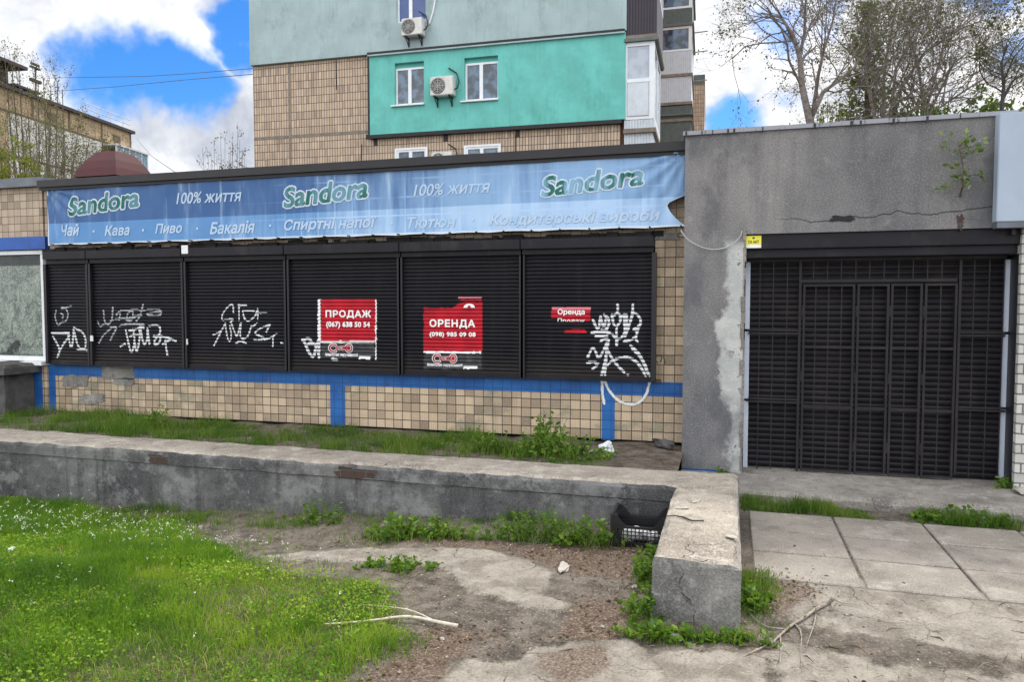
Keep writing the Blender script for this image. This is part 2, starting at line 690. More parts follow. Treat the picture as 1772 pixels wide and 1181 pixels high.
def plain(name, col, rough=.6, var=.15, metal=0., spec=.4, scale=5., dirt=None, dirtamt=.5, bump=0.0, obj=False, streak=0.0):
    n = NB(name)
    p = n.obj() if obj else n.pos()
    a = n.noise(scale, p, 5, .6)
    c = n.mix(n.step(a, .3, .7), tuple(x * (1 - var) for x in col), tuple(min(1, x * (1 + var)) for x in col))
    if dirt:
        d = n.noise(scale * .7 + 1, n.scl(p, 1, 1, .6), 6, .7)
        c = n.mix(n.math('MULTIPLY', n.step(d, .5, .72), dirtamt), c, dirt)
        if streak:
            st = n.noise(1.0, n.scl(p, 14, 14, .9), 4, .6)
            c = n.mix(n.math('MULTIPLY', n.step(st, .5, .75), streak), c, dirt)
    nm = n.bump(n.noise(scale * 8, p, 4, .6), bump, .01) if bump else None
    return n.done(c, n.math('ADD', rough - .08, n.math('MULTIPLY', a, .16)), nm, metal, spec)


def foliage(name, c0, c1, c2, trans=.35):
    n = NB(name)
    t = n.n('Attribute', {'attribute_name': 'tint'}).outputs['Fac']
    c = n.ramp(t, (0.0, c0), (.5, c1), (1.0, c2))
    b = n.n('BsdfPrincipled', None, Base_Color=c, Roughness=.55)
    b.inputs['Specular IOR Level'].default_value = .25
    tr = n.n('BsdfTranslucent', None, Color=n.mix(.5, c, (.25, .4, .02), 'MIX'))
    mx = n.n('MixShader', None, i0=trans, i1=b.outputs[0], i2=tr.outputs[0])
    n.t.links.new(mx.outputs[0], n.out.inputs[0])
    return n.m


def glass_mat(name, col=(.03, .04, .06), rough=.06, tint2=None):
    n = NB(name)
    p = n.obj()
    c = n.mix(n.step(n.noise(3., p, 3), .4, .6), col, tint2 or tuple(x * 1.6 for x in col))
    return n.done(c, rough, None, 0., .8)


M = {}
M['tile_front'] = tiles('tile_front', .1065, .098, (.56, .44, .31), (.33, .25, .175), (.05, .04, .033), .0045, stain=(.19, .15, .115), green=.5, oz=.385)
M['tile_top'] = tiles('tile_top', .1065, .098, (.46, .365, .275), (.33, .26, .195), (.07, .058, .048), .0035, stain=(.19, .155, .125), oz=.385)
M['render_grey'] = None


def render_grey():
    n = NB('grey_render')
    p = n.pos()
    big = n.noise(.9, n.scl(p, 1, 1, .8), 5, .6)
    med = n.noise(7, p, 6, .7)
    fine = n.noise(75, p, 3, .65)
    st = n.noise(1.0, n.scl(p, 5, 5, .5), 5, .6)
    c = n.mix(n.step(big, .32, .68), (.235, .228, .228), (.12, .122, .132))
    c = n.mix(n.math('MULTIPLY', n.step(st, .48, .7), .5), c, (.10, .102, .112))
    c = n.mix(n.math('MULTIPLY', n.step(med, .55, .75), .35), c, (.36, .34, .325))
    c = n.mix(n.math('MULTIPLY', n.step(fine, .5, .72), .45), c, (.42, .40, .38))
    c = n.mix(n.math('MULTIPLY', n.step(fine, .5, .30), .5), c, (.085, .085, .09))
    q = n.n('SeparateXYZ', None, i0=p)
    X, Z = q.outputs[0], q.outputs[2]
    wob = n.math('MULTIPLY', n.math('SUBTRACT', n.noise(5, p, 5, .65), .5), .30)
    # pale cement patch smeared beside the gate opening
    e = n.math('ADD', X, wob)
    wide = n.step(n.math('ADD', Z, n.math('MULTIPLY', wob, 1.2)), 1.72, 1.64, -.03, -.11)
    low = n.step(Z, 1.05, .75, 0, .10)
    ed = n.math('SUBTRACT', e, n.math('ADD', wide, low))
    pm = n.math('MULTIPLY', n.step(ed, -.03, .03), n.step(X, .5, .3))
    pm = n.math('MULTIPLY', pm, n.step(Z, 2.40, 2.30))
    pc = n.mix(n.step(med, .4, .65), (.38, .395, .395), (.48, .485, .475))
    pc = n.mix(n.step(n.noise(14, n.scl(p, 1, 1, 1), 4, .6), .62, .66), pc, (.17, .165, .16))
    c = n.mix(pm, c, pc)
    # long wavy crack across the lintel
    cz = n.math('ADD', n.math('MULTIPLY', X, .035), 2.52)
    cz = n.math('ADD', cz, n.math('MULTIPLY', n.math('SUBTRACT', n.noise(2.3, n.scl(p, 1, 1, .1), 5, .6), .5), .22))
    dc = n.math('ABSOLUTE', n.math('SUBTRACT', Z, cz))
    ck = n.math('MULTIPLY', n.step(dc, .008, .002), n.step(X, .3, .7))
    c = n.mix(n.math('MULTIPLY', n.step(n.noise(1.0, n.scl(p, 1.5, 1.5, .9), 6, .7), .50, .64), .6), c, (.085, .088, .10))
    c = n.mix(n.math('MULTIPLY', ck, .7), c, (.03, .03, .032))
    h = n.math('ADD', n.math('MULTIPLY', med, .8), n.math('MULTIPLY', fine, .6))
    h = n.math('ADD', h, n.math('MULTIPLY', pm, .5))
    h = n.math('SUBTRACT', h, n.math('MULTIPLY', ck, 1.5))
    return n.done(c, .9, n.bump(h, .55, .02), spec=.2)


M['render_grey'] = render_grey()
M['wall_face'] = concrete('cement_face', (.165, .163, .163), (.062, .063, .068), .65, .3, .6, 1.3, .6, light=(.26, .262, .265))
M['wall_top'] = concrete('pale_cement_top', (.33, .295, .25), (.20, .175, .15), 0, .5, .8, 1.6, .9, light=(.46, .42, .37))  # top faces in a paler, warmer cement than the fronts
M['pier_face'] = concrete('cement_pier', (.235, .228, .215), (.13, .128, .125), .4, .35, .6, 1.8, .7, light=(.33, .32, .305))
M['porch'] = concrete('porch_concrete', (.26, .24, .22), (.15, .14, .13), 0, .4, .7, 1.5, .6, light=(.36, .345, .32))
M['slab'] = concrete('paving_slab', (.265, .240, .21), (.185, .166, .146), 0, .40, .5, 1.0, .5, light=(.36, .335, .30))
M['plinth'] = plain('black_plinth', (.016, .016, .018), .9, .4, bump=.4)
M['shutter'] = None


def shutter_mat():
    n = NB('dark_shutter_paint')
    p = n.pos()
    a = n.noise(2.2, p, 5, .6)
    st = n.noise(1.0, n.scl(p, 11, 11, .6), 5, .65)
    fine = n.noise(1.0, n.scl(p, 30, 30, 6), 5, .7)
    c = n.mix(n.step(a, .35, .65), (.0055, .0055, .0095), (.0085, .008, .0125))
    c = n.mix(n.math('MULTIPLY', n.step(st, .48, .74), .55), c, (.028, .026, .026))
    c = n.mix(n.math('MULTIPLY', n.step(fine, .60, .78), .5), c, (.045, .042, .040))
    q = n.n('SeparateXYZ', None, i0=p).outputs[2]
    c = n.mix(n.math('MULTIPLY', n.step(n.math('ADD', q, n.math('MULTIPLY', fine, .25)), 1.42, 1.10), .5), c, (.040, .033, .028))
    r = n.math('ADD', .36, n.math('MULTIPLY', n.step(st, .4, .7), .25))
    return n.done(c, r, n.bump(n.noise(3.0, n.scl(p, 1, 1, .6), 3, .5), .5, .03), 0., .2)


M['shutter'] = shutter_mat()
M['shutter_box'] = plain('dark_box_paint', (.011, .010, .0145), .45, .2, 0., .22, 3., (.035, .033, .034), .6)
M['guide'] = plain('guide_paint', (.010, .010, .013), .45, .2)
M['roof_edge'] = plain('black_roof_edge', (.016, .016, .020), .5, .3, scale=3.)
M['roof_felt'] = plain('roof_felt', (.05, .05, .052), .95, .3, bump=.5)
M['edge_grey'] = plain('grey_roof_edge', (.12, .135, .165), .5, .2)
M['white_paint'] = plain('white_plastic', (.72, .74, .77), .4, .05, dirt=(.4, .4, .4), dirtamt=.25)
M['spray'] = plain('white_spray', (.66, .68, .70), .6, .1, scale=40., dirt=(.22, .23, .25), dirtamt=.6)
M['spray_thin'] = plain('faded_spray', (.36, .38, .41), .6, .25, scale=30., dirt=(.08, .08, .09), dirtamt=.7)
M['red_vinyl'] = plain('red_vinyl', (.42, .006, .020), .45, .2, scale=6., spec=.3, dirt=(.22, .01, .02), dirtamt=.4)
M['white_vinyl'] = plain('white_vinyl', (.78, .77, .78), .5, .08)
M['pink_vinyl'] = plain('faded_pink', (.62, .17, .22), .55, .15)
M['grey_vinyl'] = plain('print_grey', (.62, .62, .65), .6, .3, scale=30)
M['dark_film'] = plain('dark_film', (.035, .036, .042), .5, .4, scale=20., dirt=(.16, .16, .17), dirtamt=.5)
M['yellow'] = plain('yellow_sticker', (.75, .72, .06), .5, .08)
M['ink'] = plain('dark_ink', (.06, .07, .03), .6, .1)
M['rust'] = plain('rust_mortar', (.09, .05, .032), .95, .5, scale=9., dirt=(.02, .018, .018), dirtamt=.8, bump=.8)
M['brick_red'] = None
M['rubber'] = plain('black_cable', (.02, .02, .022), .6, .1)
M['pale_wire'] = plain('pale_wire', (.35, .36, .37), .6, .1)


def blue_paint():
    n = NB('blue_paint')
    p = n.pos()
    v, X, Z = n.xz(p, 0, .385)
    b = n.n('TexBrick', {'offset': 0.0}, Vector=v, Scale=1.0, Mortar_Size=.004, Brick_Width=.1065, Row_Height=.098)
    c = n.mix(n.step(n.noise(3, p, 5, .6), .35, .65), (.012, .085, .30), (.02, .125, .385))
    chip = n.noise(9, p, 6, .7)
    c = n.mix(n.step(chip, .655, .675), c, (.24, .22, .19))
    c = n.mix(n.math('MULTIPLY', n.step(n.noise(1.0, n.scl(p, 12, 12, 1), 4, .6), .52, .72), .4), c, (.03, .06, .13))
    c = n.mix(n.math('MULTIPLY', b.outputs['Fac'], .6), c, (.008, .035, .12))
    return n.done(c, .5, n.bump(n.math('SUBTRACT', n.math('MULTIPLY', chip, .5), b.outputs['Fac']), .4, .005))


M['blue'] = blue_paint()
M['blue_plain'] = plain('blue_beam', (.012, .075, .33), .45, .15, dirt=(.02, .03, .06), dirtamt=.3)


def brick_mat(name, c1, c2, mortar, bw=.25, bh=.08, obj=False, yaxis=False):
    n = NB(name)
    p = n.obj() if obj else n.pos()
    q = n.n('SeparateXYZ', None, i0=p)
    v = n.n('CombineXYZ', None, i0=n.math('ADD', q.outputs[0], q.outputs[1]), i1=q.outputs[2], i2=0.).outputs[0]
    wob = n.n('VectorMath', {'operation': 'MULTIPLY_ADD'}, i0=n.n('TexNoise', None, Vector=p, Scale=8.).outputs['Color'], i1=(.02, .02, 0), i2=v).outputs[0]
    b = n.n('TexBrick', {'offset': .5}, Vector=wob, Color1=(*c1, 1), Color2=(*c2, 1), Mortar=(*mortar, 1), Scale=1., Mortar_Size=.007, Mortar_Smooth=.3, Brick_Width=bw, Row_Height=bh)
    f = n.noise(14, p, 5, .7)
    c = n.mix(n.math('MULTIPLY', n.step(f, .5, .75), .4), b.outputs['Color'], tuple(x * .5 for x in c1))
    h = n.math('ADD', n.math('SUBTRACT', 1.0, b.outputs['Fac']), n.math('MULTIPLY', f, .5))
    return n.done(c, .9, n.bump(h, .8, .015), spec=.15)


M['brick_red'] = brick_mat('red_brick', (.085, .05, .042), (.055, .042, .038), (.09, .088, .086))
M['brick_white'] = brick_mat('white_brick', (.52, .52, .50), (.40, .40, .385), (.15, .145, .14), .25, .085)


def ribbon_banner():
    n = NB('faded_banner')
    p = n.pos()
    x0, x1 = PX(85, YB), PX(1187, YB)
    z0, z1 = PZ(640, 408, YB), PZ(640, 292, YB)
    q = n.n('SeparateXYZ', None, i0=p)
    u = n.math('DIVIDE', n.math('SUBTRACT', q.outputs[0], x0), x1 - x0)
    v = n.math('DIVIDE', n.math('SUBTRACT', q.outputs[2], z0), z1 - z0)
    streak = n.noise(1.0, n.scl(p, 5.5, 1, .55), 6, .62)
    blot = n.noise(1.1, p, 4, .55)
    fine = n.noise(1.0, n.scl(p, 28, 1, 4), 4, .6)
    fade = n.math('ADD', n.step(u, .25, .8), n.math('MULTIPLY', n.math('SUBTRACT', streak, .5), 1.9))
    fade = n.math('ADD', fade, n.math('MULTIPLY', n.math('SUBTRACT', blot, .5), .9))
    fade = n.math('ADD', fade, n.math('MULTIPLY', n.math('SUBTRACT', fine, .5), .35))
    # print of the tiles behind, rubbed through on the right-hand half
    vv = n.n('CombineXYZ', None, i0=q.outputs[0], i1=q.outputs[2], i2=0.).outputs[0]
    b = n.n('TexBrick', {'offset': 0.}, Vector=vv, Scale=1., Mortar_Size=.012, Mortar_Smooth=.8, Brick_Width=.213, Row_Height=.196)
    gr = n.math('MULTIPLY', b.outputs['Fac'], n.math('MULTIPLY', n.step(u, .30, .6), n.step(blot, .35, .55)))
    fade = n.math('ADD', fade, n.math('MULTIPLY', gr, .75))
    fade = n.step(fade, .0, 1.25)
    up = n.mix(fade, (.028, .098, .27), (.22, .375, .61))
    lo = n.mix(fade, (.085, .235, .50), (.37, .535, .77))
    c = n.mix(n.step(n.math('ADD', v, n.math('MULTIPLY', u, -.03)), .372, .365), up, lo)
    whit = n.math('MULTIPLY', n.step(streak, .60, .78), n.step(v, .0, .5, .75, .55))
    c = n.mix(whit, c, (.50, .62, .76))
    hem = n.math('MAXIMUM', n.step(v, .035, .012), n.step(u, .0035, .0015))
    c = n.mix(n.math('MULTIPLY', hem, .8), c, (.66, .72, .78))
    return n.done(c, .42, None, 0., .35)


M['banner'] = ribbon_banner()


def letter(name, col, fadeto, lo=.35, hi=.75, onset=.3):
    n = NB(name)
    p = n.pos()
    x0, x1 = PX(85, YB), PX(1187, YB)
    q = n.n('SeparateXYZ', None, i0=p)
    u = n.math('DIVIDE', n.math('SUBTRACT', q.outputs[0], x0), x1 - x0)
    streak = n.noise(1.0, n.scl(p, 7, 1, 1.2), 5, .65)
    fz = n.math('MULTIPLY', n.step(streak, .42, .62), n.step(u, onset, .9, lo, hi))
    return n.done(n.mix(fz, col, fadeto), .5, None, 0., .3)


M['logo_green'] = letter('banner_green', (.006, .12, .10), (.20, .39, .54), .4, 1.0)
M['logo_white'] = letter('banner_white', (.60, .68, .76), (.40, .55, .76), .35, .8)
M['word_white'] = letter('banner_words', (.44, .56, .72), (.33, .49, .72), .35, 1.0, .42)

# ------------------------------------------------------------------ ground
pier_x0, pier_x1 = -0.405, 0.075
wall_y0, wall_y1 = 5.80, 6.30
pier_y0 = 4.14


def gz(x, y):
    x = np.asarray(x, float)
    y = np.asarray(y, float)
    z = -0.25 * sstep(-.6, -7.0, x) * sstep(3.5, 5.0, y)
    rt = sstep(-.1, .06, x) * sstep(3.0, 3.2, y)
    z = z + rt * (.062 * sstep(4.05, 4.75, y)) * sstep(9, 7, y)
    z = z + (fbm(x * 2.2, y * 2.2, 3) - .5) * .05 * (1 - .85 * rt)
    z = z + (fbm(x * 11, y * 11, 5, 3) - .5) * .014
    z = z + .004 * sstep(.13, .17, x) * sstep(4.75, 4.80, y) * sstep(6.36, 6.31, y)
    far = np.maximum(np.abs(x) - 12, np.abs(y - 6) - 12)
    return z * sstep(6, 0, far)


def wp(pts, z=0.0):
    return [G(a, b, z) for a, b in pts]


LAWN = [(-15, 5.76), (-5.9, 5.76), (-4.9, 5.45), (-4.1, 5.0)] + wp([(420, 950), (560, 985), (640, 996), (690, 1010), (725, 1040), (735, 1075), (742, 1105),
           (715, 1135), (680, 1160), (640, 1190), (560, 1300), (560, 1900), (-900, 1900)])
LAWNP = wp([(600, 975), (690, 970), (730, 990), (742, 1020), (760, 1060), (720, 1080), (640, 1030)])
CONC1 = wp([(430, 945), (640, 935), (700, 942), (850, 948), (925, 968), (960, 995), (950, 1015), (925, 1030), (990, 1048), (965, 1070), (905, 1062), (850, 1036), (790, 1018), (770, 985), (640, 965), (520, 960)])
CONC2 = wp([(770, 1190), (800, 1150), (880, 1150), (950, 1128), (1080, 1108), (1130, 1130), (1320, 1135), (1330, 1190), (1300, 1400), (760, 1400)])
CONC3 = wp([(1290, 1000), (1480, 1015), (1800, 1060), (2300, 1100), (2300, 1160), (1800, 1150), (1600, 1110), (1400, 1090), (1340, 1060)])
CONC4 = wp([(1340, 1110), (1500, 1140), (1700, 1170), (2300, 1180), (2300, 1700), (1330, 1700)])
DEBR = [wp([(880, 950), (1000, 935), (1130, 950), (1128, 1000), (1080, 1010), (1000, 1000)]),
        wp([(1000, 1040), (1100, 1030), (1115, 1090), (1050, 1110), (980, 1095)]),
        wp([(1285, 1000), (1380, 1015), (1420, 1040), (1330, 1075), (1285, 1060)]),
        wp([(600, 915), (800, 925), (900, 940), (1040, 945), (1040, 960), (850, 945), (640, 930)]),
        wp([(640, 1180), (700, 1140), (760, 1090), (830, 1095), (800, 1120), (740, 1181)]),
        wp([(950, 1140), (1040, 1120), (1060, 1160), (980, 1180)])]


def lawn_field(x, y):
    nz = (fbm(x * 1.6, y * 1.6, 21) - .5) * .9
    d = polydist(x, y, LAWN) + nz * .5
    d2 = polydist(x, y, LAWNP) + nz * 1.0 - .22
    return np.maximum(sstep(-.16, .22, d), .75 * sstep(-.05, .15, d2))


xs = np.concatenate([[-600, -300, -150, -80, -40, -24, -16, -12], np.arange(-9.6, 4.01, .04), [6, 9, 14, 24, 60, 150, 300, 600]])
ys = np.concatenate([[-600, -300, -100, -40, -15, -6, -2, 0.4, 1.5], np.arange(2.4, 7.3, .035), [9, 12, 20, 40, 80, 160, 300, 600]])
gx, gy = np.meshgrid(xs, ys)
gzz = gz(gx, gy)
nx, ny = len(xs), len(ys)
V = np.stack([gx, gy, gzz], 2).reshape(-1, 3)
ii = (np.arange(ny - 1)[:, None] * nx + np.arange(nx - 1)[None, :]).ravel()
L = np.stack([ii, ii + 1, ii + nx + 1, ii + nx], 1).ravel()


def ground_mat():
    n = NB('bare_ground')
    p = n.pos()
    at = lambda k: n.n('Attribute', {'attribute_name': k}).outputs['Fac']
    conc, lawn, deb = at('concrete_share'), at('grass_share'), at('debris_share')
    big = n.noise(1.2, p, 5, .6)
    med = n.noise(7, p, 6, .7)
    fine = n.noise(70, p, 4, .7)
    grit = n.noise(200, p, 2, .6)
    dirt = n.mix(n.step(med, .34, .66), (.052, .044, .037), (.150, .128, .108))
    dirt = n.mix(n.math('MULTIPLY', n.step(big, .45, .62), .45), dirt, (.18, .152, .126))
    cc = n.mix(n.step(med, .3, .7), (.19, .172, .147), (.30, .273, .236))
    cc = n.mix(n.math('MULTIPLY', n.step(n.noise(2.6, p, 6, .7), .48, .62), .75), cc, (.145, .124, .104))
    ed = n.math('ADD', conc, n.math('MULTIPLY', n.math('SUBTRACT', med, .5), .9))
    c = n.mix(n.step(ed, .36, .62), dirt, cc)
    wv = n.n('VectorMath', {'operation': 'MULTIPLY_ADD'}, i0=n.n('TexNoise', None, Vector=p, Scale=3.0, Detail=5.0).outputs['Color'], i1=(.6, .6, 0), i2=p).outputs[0]
    vo = n.n('TexVoronoi', {'feature': 'DISTANCE_TO_EDGE'}, Vector=wv, Scale=1.5).outputs['Distance']
    ck = n.math('MULTIPLY', n.step(vo, .007, .002), n.math('MULTIPLY', n.step(big, .44, .56), n.step(conc, .4, .7)))
    c = n.mix(n.math('MULTIPLY', ck, .8), c, (.05, .04, .032))
    rd = n.mix(n.step(fine, .35, .65), (.062, .038, .028), (.155, .11, .083))
    dm = n.step(n.math('ADD', deb, n.math('MULTIPLY', n.math('SUBTRACT', med, .5), 1.4)), .35, .75)
    c = n.mix(n.math('MULTIPLY', dm, .75), c, rd)
    gs = n.mix(n.step(med, .35, .65), (.035, .04, .014), (.075, .085, .025))
    c = n.mix(n.step(n.math('ADD', lawn, n.math('MULTIPLY', n.math('SUBTRACT', med, .5), .8)), .3, .7), c, gs)
    c = n.mix(n.math('MULTIPLY', n.step(fine, .52, .72), .40), c, (.45, .41, .36))
    c = n.mix(n.math('MULTIPLY', n.step(fine, .48, .30), .5), c, (.045, .036, .03))
    c = n.mix(n.math('MULTIPLY', n.step(grit, .62, .75), .35), c, (.5, .46, .42))
    h = n.math('ADD', n.math('MULTIPLY', med, 1.0), n.math('MULTIPLY', fine, .7))
    h = n.math('SUBTRACT', h, ck)
    return n.done(c, .95, n.bump(h, .7, .02), spec=.15)


ground = np_mesh('ground', V, np.full(len(ii), 4), L, ground_mat())
tag(ground, 'bare trodden earth with broken concrete patches and debris', 'ground', kind='structure')
ground.data.polygons.foreach_set('use_smooth', [True] * len(ground.data.polygons))
fx, fy = gx.ravel(), gy.ravel()
nzc = (fbm(fx * 2.5, fy * 2.5, 31) - .5) * .5
conc = np.zeros(len(fx))
for q, w in ((CONC1, .85), (CONC2, .9), (CONC3, 1.0), (CONC4, .75)):
    conc = np.maximum(conc, w * sstep(-.13, .13, polydist(fx, fy, q) + nzc * .35))
nzr = (fbm(fx * 9, fy * 9, 33, 3) - .5) * .5
_z = np.zeros(len(fx) * 3, np.float32)
ground.data.vertices.foreach_get('co', _z)
_z[2::3] += .014 * sstep(.40, .56, conc + nzr) * sstep(.16, .06, fx) * (fy < 5.7)
ground.data.vertices.foreach_set('co', _z)
deb = np.zeros(len(fx))
for q in DEBR:
    deb = np.maximum(deb, sstep(-.15, .12, polydist(fx, fy, q) + nzc * .4))
for nm, arr in (('concrete_share', conc), ('grass_share', lawn_field(fx, fy)), ('debris_share', deb)):
    a = ground.data.attributes.new(nm, 'FLOAT', 'POINT')
    a.data.foreach_set('value', arr.astype(np.float32))

# planter soil between the low wall and the shop front
sx = np.linspace(-13, -.425, 210)
sy = np.concatenate([[6.25], np.arange(6.32, 7.80, .06)])
qx, qy = np.meshgrid(sx, sy)


def sz(x, y):
    x = np.asarray(x, float)
    y = np.asarray(y, float)
    return .335 + .02 * sstep(6.3, 7.5, y) + (fbm(x * 2.5, y * 2.5, 8) - .5) * .07 - .03 * sstep(6.42, 6.3, y) + .03 * sstep(-5.5, -8, x)


n_ = NB('planter_soil')
p_ = n_.pos()
c_ = n_.mix(n_.step(n_.noise(6, p_, 6, .7), .35, .65), (.06, .05, .04), (.17, .14, .115))
c_ = n_.mix(n_.math('MULTIPLY', n_.step(n_.noise(60, p_, 3, .6), .5, .7), .4), c_, (.28, .25, .21))
soil_m = n_.done(c_, .95, n_.bump(n_.noise(40, p_, 5, .7), .8, .02), spec=.1)
V = np.stack([qx, qy, sz(qx, qy)], 2).reshape(-1, 3)
ii = (np.arange(len(sy) - 1)[:, None] * len(sx) + np.arange(len(sx) - 1)[None, :]).ravel()
soil = np_mesh('soil', V, np.full(len(ii), 4), np.stack([ii, ii + 1, ii + len(sx) + 1, ii + len(sx)], 1).ravel(), soil_m)
tag(soil, 'strip of raised soil between the low wall and the shop front', 'soil', kind='structure')

# ------------------------------------------------------------------ paving slabs
m = MB()
colx = [.155, .797, 1.440, 2.083, 2.725, 3.37]
rowy = [4.772, 5.30, 5.805, 6.33]
rng0 = random.Random(4)
for i in range(5):
    for j in range(3):
        a = .009
        t = [rng0.uniform(-.002, .002) for _ in range(4)]
        z = .078
        x0, x1, y0, y1 = colx[i] + a, colx[i + 1] - a, rowy[j] + .013, rowy[j + 1] - .013
        k = len(m.v)
        c = .007
        m.v += [(x0, y0, -.05), (x1, y0, -.05), (x1, y1, -.05), (x0, y1, -.05),
                (x0, y0, z + t[0] - c), (x1, y0, z + t[1] - c), (x1, y1, z + t[2] - c), (x0, y1, z + t[3] - c),
                (x0 + c, y0 + c, z + t[0]), (x1 - c, y0 + c, z + t[1]), (x1 - c, y1 - c, z + t[2]), (x0 + c, y1 - c, z + t[3])]
        for lv in (0, 4):
            for e in range(4):
                e2 = (e + 1) % 4
                m.f.append((k + lv + e, k + lv + e2, k + lv + 4 + e2, k + lv + 4 + e))
                m.mi.append(0)
        m.f.append((k + 8, k + 9, k + 10, k + 11))
        m.mi.append(0)
tag(m.build('pavement', M['slab']), 'three rows of pale concrete paving slabs before the gate', 'pavement', kind='structure')

# porch step in front of the gate
xr = 6.5
m = MB()
nn = 66
px0 = -.44
for i in range(nn):
    a0, a1 = px0 + (xr - px0) * i / nn, px0 + (xr - px0) * (i + 1) / nn
    f = lambda x: 6.60 + .05 * float(fbm(x * 3, 1.0, 12)) + .012 * float(vnoise(x * 14, 2., 5))
    y0, y1 = f(a0), f(a1)
    zt = lambda x: PZ_ - .03 * float(vnoise(x * 4, 6., 9))
    m.face([(a0, y0 + .02, PZ_), (a1, y1 + .02, PZ_), (a1, 7.62, PZ_ + .02), (a0, 7.62, PZ_ + .02)])
    m.face([(a0, y0, zt(a0) - .03), (a1, y1, zt(a1) - .03), (a1, y1 + .02, PZ_), (a0, y0 + .02, PZ_)])
    m.face([(a0, y0 + .01, -.1), (a1, y1 + .01, -.1), (a1, y1, zt(a1) - .03), (a0, y0, zt(a0) - .03)])
tag(m.build('porch_step', M['porch'], origin=(1.5, 6.9, 0)), 'long worn concrete step under the barred gate', 'step')

# ------------------------------------------------------------------ low retaining wall
rw = thing('retaining_wall', 'low cement retaining wall with a pier jutting towards the viewer', 'low wall', (-3, 6.05, 0))


def rough_box(x0, x1, y0, y1, z0, z1, step, amp, seed, name, mats, parent, chip=.02):
    """box with irregular faces: front/side faces use mats[0], top uses mats[1], jutting end mats[2]"""
    m = MB()
    nxs = max(2, int((x1 - x0) / step))
    nys = max(2, int((y1 - y0) / step))
    nzs = max(3, int((z1 - z0) / step))
    X = np.linspace(x0, x1, nxs + 1)
    Y_ = np.linspace(y0, y1, nys + 1)
    Z = np.linspace(z0, z1, nzs + 1)

    def d(a, b, s_):
        return (float(fbm(a * 3.1, b * 3.1, seed + s_)) - .5) * amp * 2 + (float(fbm(a * 17, b * 17, seed + s_ + 3, 2)) - .5) * amp * .8

    def pt(x, y, z):
        ex = 0
        fx_, fy_, fz_ = x, y, z
        on = (abs(x - x0) < 1e-6) + (abs(x - x1) < 1e-6)
        oy = abs(y - y0) < 1e-6
        oz = abs(z - z1) < 1e-6
        if oz:
            fz_ += d(x, y, 1)
        if oy:
            fy_ += d(x, z, 2)
        if on:
            fx_ += d(y, z, 4) * .5
        if oz and (oy or on):       # worn arris
            c = chip * (0.3 + 1.4 * float(vnoise(x * 9, y * 9, seed + 7)))
            fz_ -= c
            if oy: fy_ += c * .6
            if abs(x - x0) < 1e-6: fx_ += c * .6
            if abs(x - x1) < 1e-6: fx_ -= c * .6
        return (fx_, fy_, fz_)
    m.cm = 1
    for i in range(nxs):
        for j in range(nys):
            m.face([pt(X[i], Y_[j], z1), pt(X[i + 1], Y_[j], z1), pt(X[i + 1], Y_[j + 1], z1), pt(X[i], Y_[j + 1], z1)])
    m.cm = 0
    for i in range(nxs):
        for k in range(nzs):
            m.face([pt(X[i], y0, Z[k]), pt(X[i + 1], y0, Z[k]), pt(X[i + 1], y0, Z[k + 1]), pt(X[i], y0, Z[k + 1])])
            m.face([pt(X[i + 1], y1, Z[k]), pt(X[i], y1, Z[k]), pt(X[i], y1, Z[k + 1]), pt(X[i + 1], y1, Z[k + 1])])
    for j in range(nys):
        for k in range(nzs):
            m.face([pt(x0, Y_[j + 1], Z[k]), pt(x0, Y_[j], Z[k]), pt(x0, Y_[j], Z[k + 1]), pt(x0, Y_[j + 1], Z[k + 1])])
            m.face([pt(x1, Y_[j], Z[k]), pt(x1, Y_[j + 1], Z[k]), pt(x1, Y_[j + 1], Z[k + 1]), pt(x1, Y_[j], Z[k + 1])])
    o = m.build(name, mats, parent)
    bm = bmesh.new()
    bm.from_mesh(o.data)
    bmesh.ops.remove_doubles(bm, verts=bm.verts, dist=1e-4)
    bm.to_mesh(o.data)
    bm.free()
    return o


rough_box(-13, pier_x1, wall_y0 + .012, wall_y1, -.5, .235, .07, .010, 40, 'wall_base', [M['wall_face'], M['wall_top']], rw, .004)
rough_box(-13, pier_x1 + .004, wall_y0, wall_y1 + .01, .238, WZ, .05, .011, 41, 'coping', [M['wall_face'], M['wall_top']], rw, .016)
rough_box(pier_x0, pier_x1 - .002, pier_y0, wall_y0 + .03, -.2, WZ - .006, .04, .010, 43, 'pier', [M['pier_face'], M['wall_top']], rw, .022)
# places where the cement has fallen off the face and bricks show
for (xa, xb, ya, yb, sd) in ((258, 292, 789, 803, 1), (578, 656, 813, 825, 2)):
    x0, z0 = P(xa, yb, wall_y0)
    x1, z1 = P(xb, ya, wall_y0)
    m = MB()
    pts = []
    for k in range(26):
        a = 2 * PI * k / 26
        r = .5 + .75 * float(vnoise(k * .9, sd * 3.3, 60 + sd))
        ca, sa = math.cos(a), math.sin(a)
        q_ = max(abs(ca), abs(sa))
        pts.append(((x0 + x1) / 2 + ca / q_ ** .7 * r * (x1 - x0) / 2, (z0 + z1) / 2 + sa / q_ ** .7 * r * (z1 - z0) / 2))
    m.prism(pts, wall_y0 - .008, wall_y0 + .02)
    m.build('exposed_brick', M['brick_red'], rw)

# ------------------------------------------------------------------ tiled shop
shop = thing('shop_building', 'single storey tiled kiosk shop with six closed dark roller shutters', 'shop', (-4.5, YF + 2, .3))
x_end = P(1182, 600, YG)[0] + .05
zt_w = PZ(640, 287, YF)
zb_w = .385
xL = -13.0
xs0 = PX(82, YF)          # where the left bay begins
z_bb = PZ(640, 412, YF)   # banner bottom
m = MB()
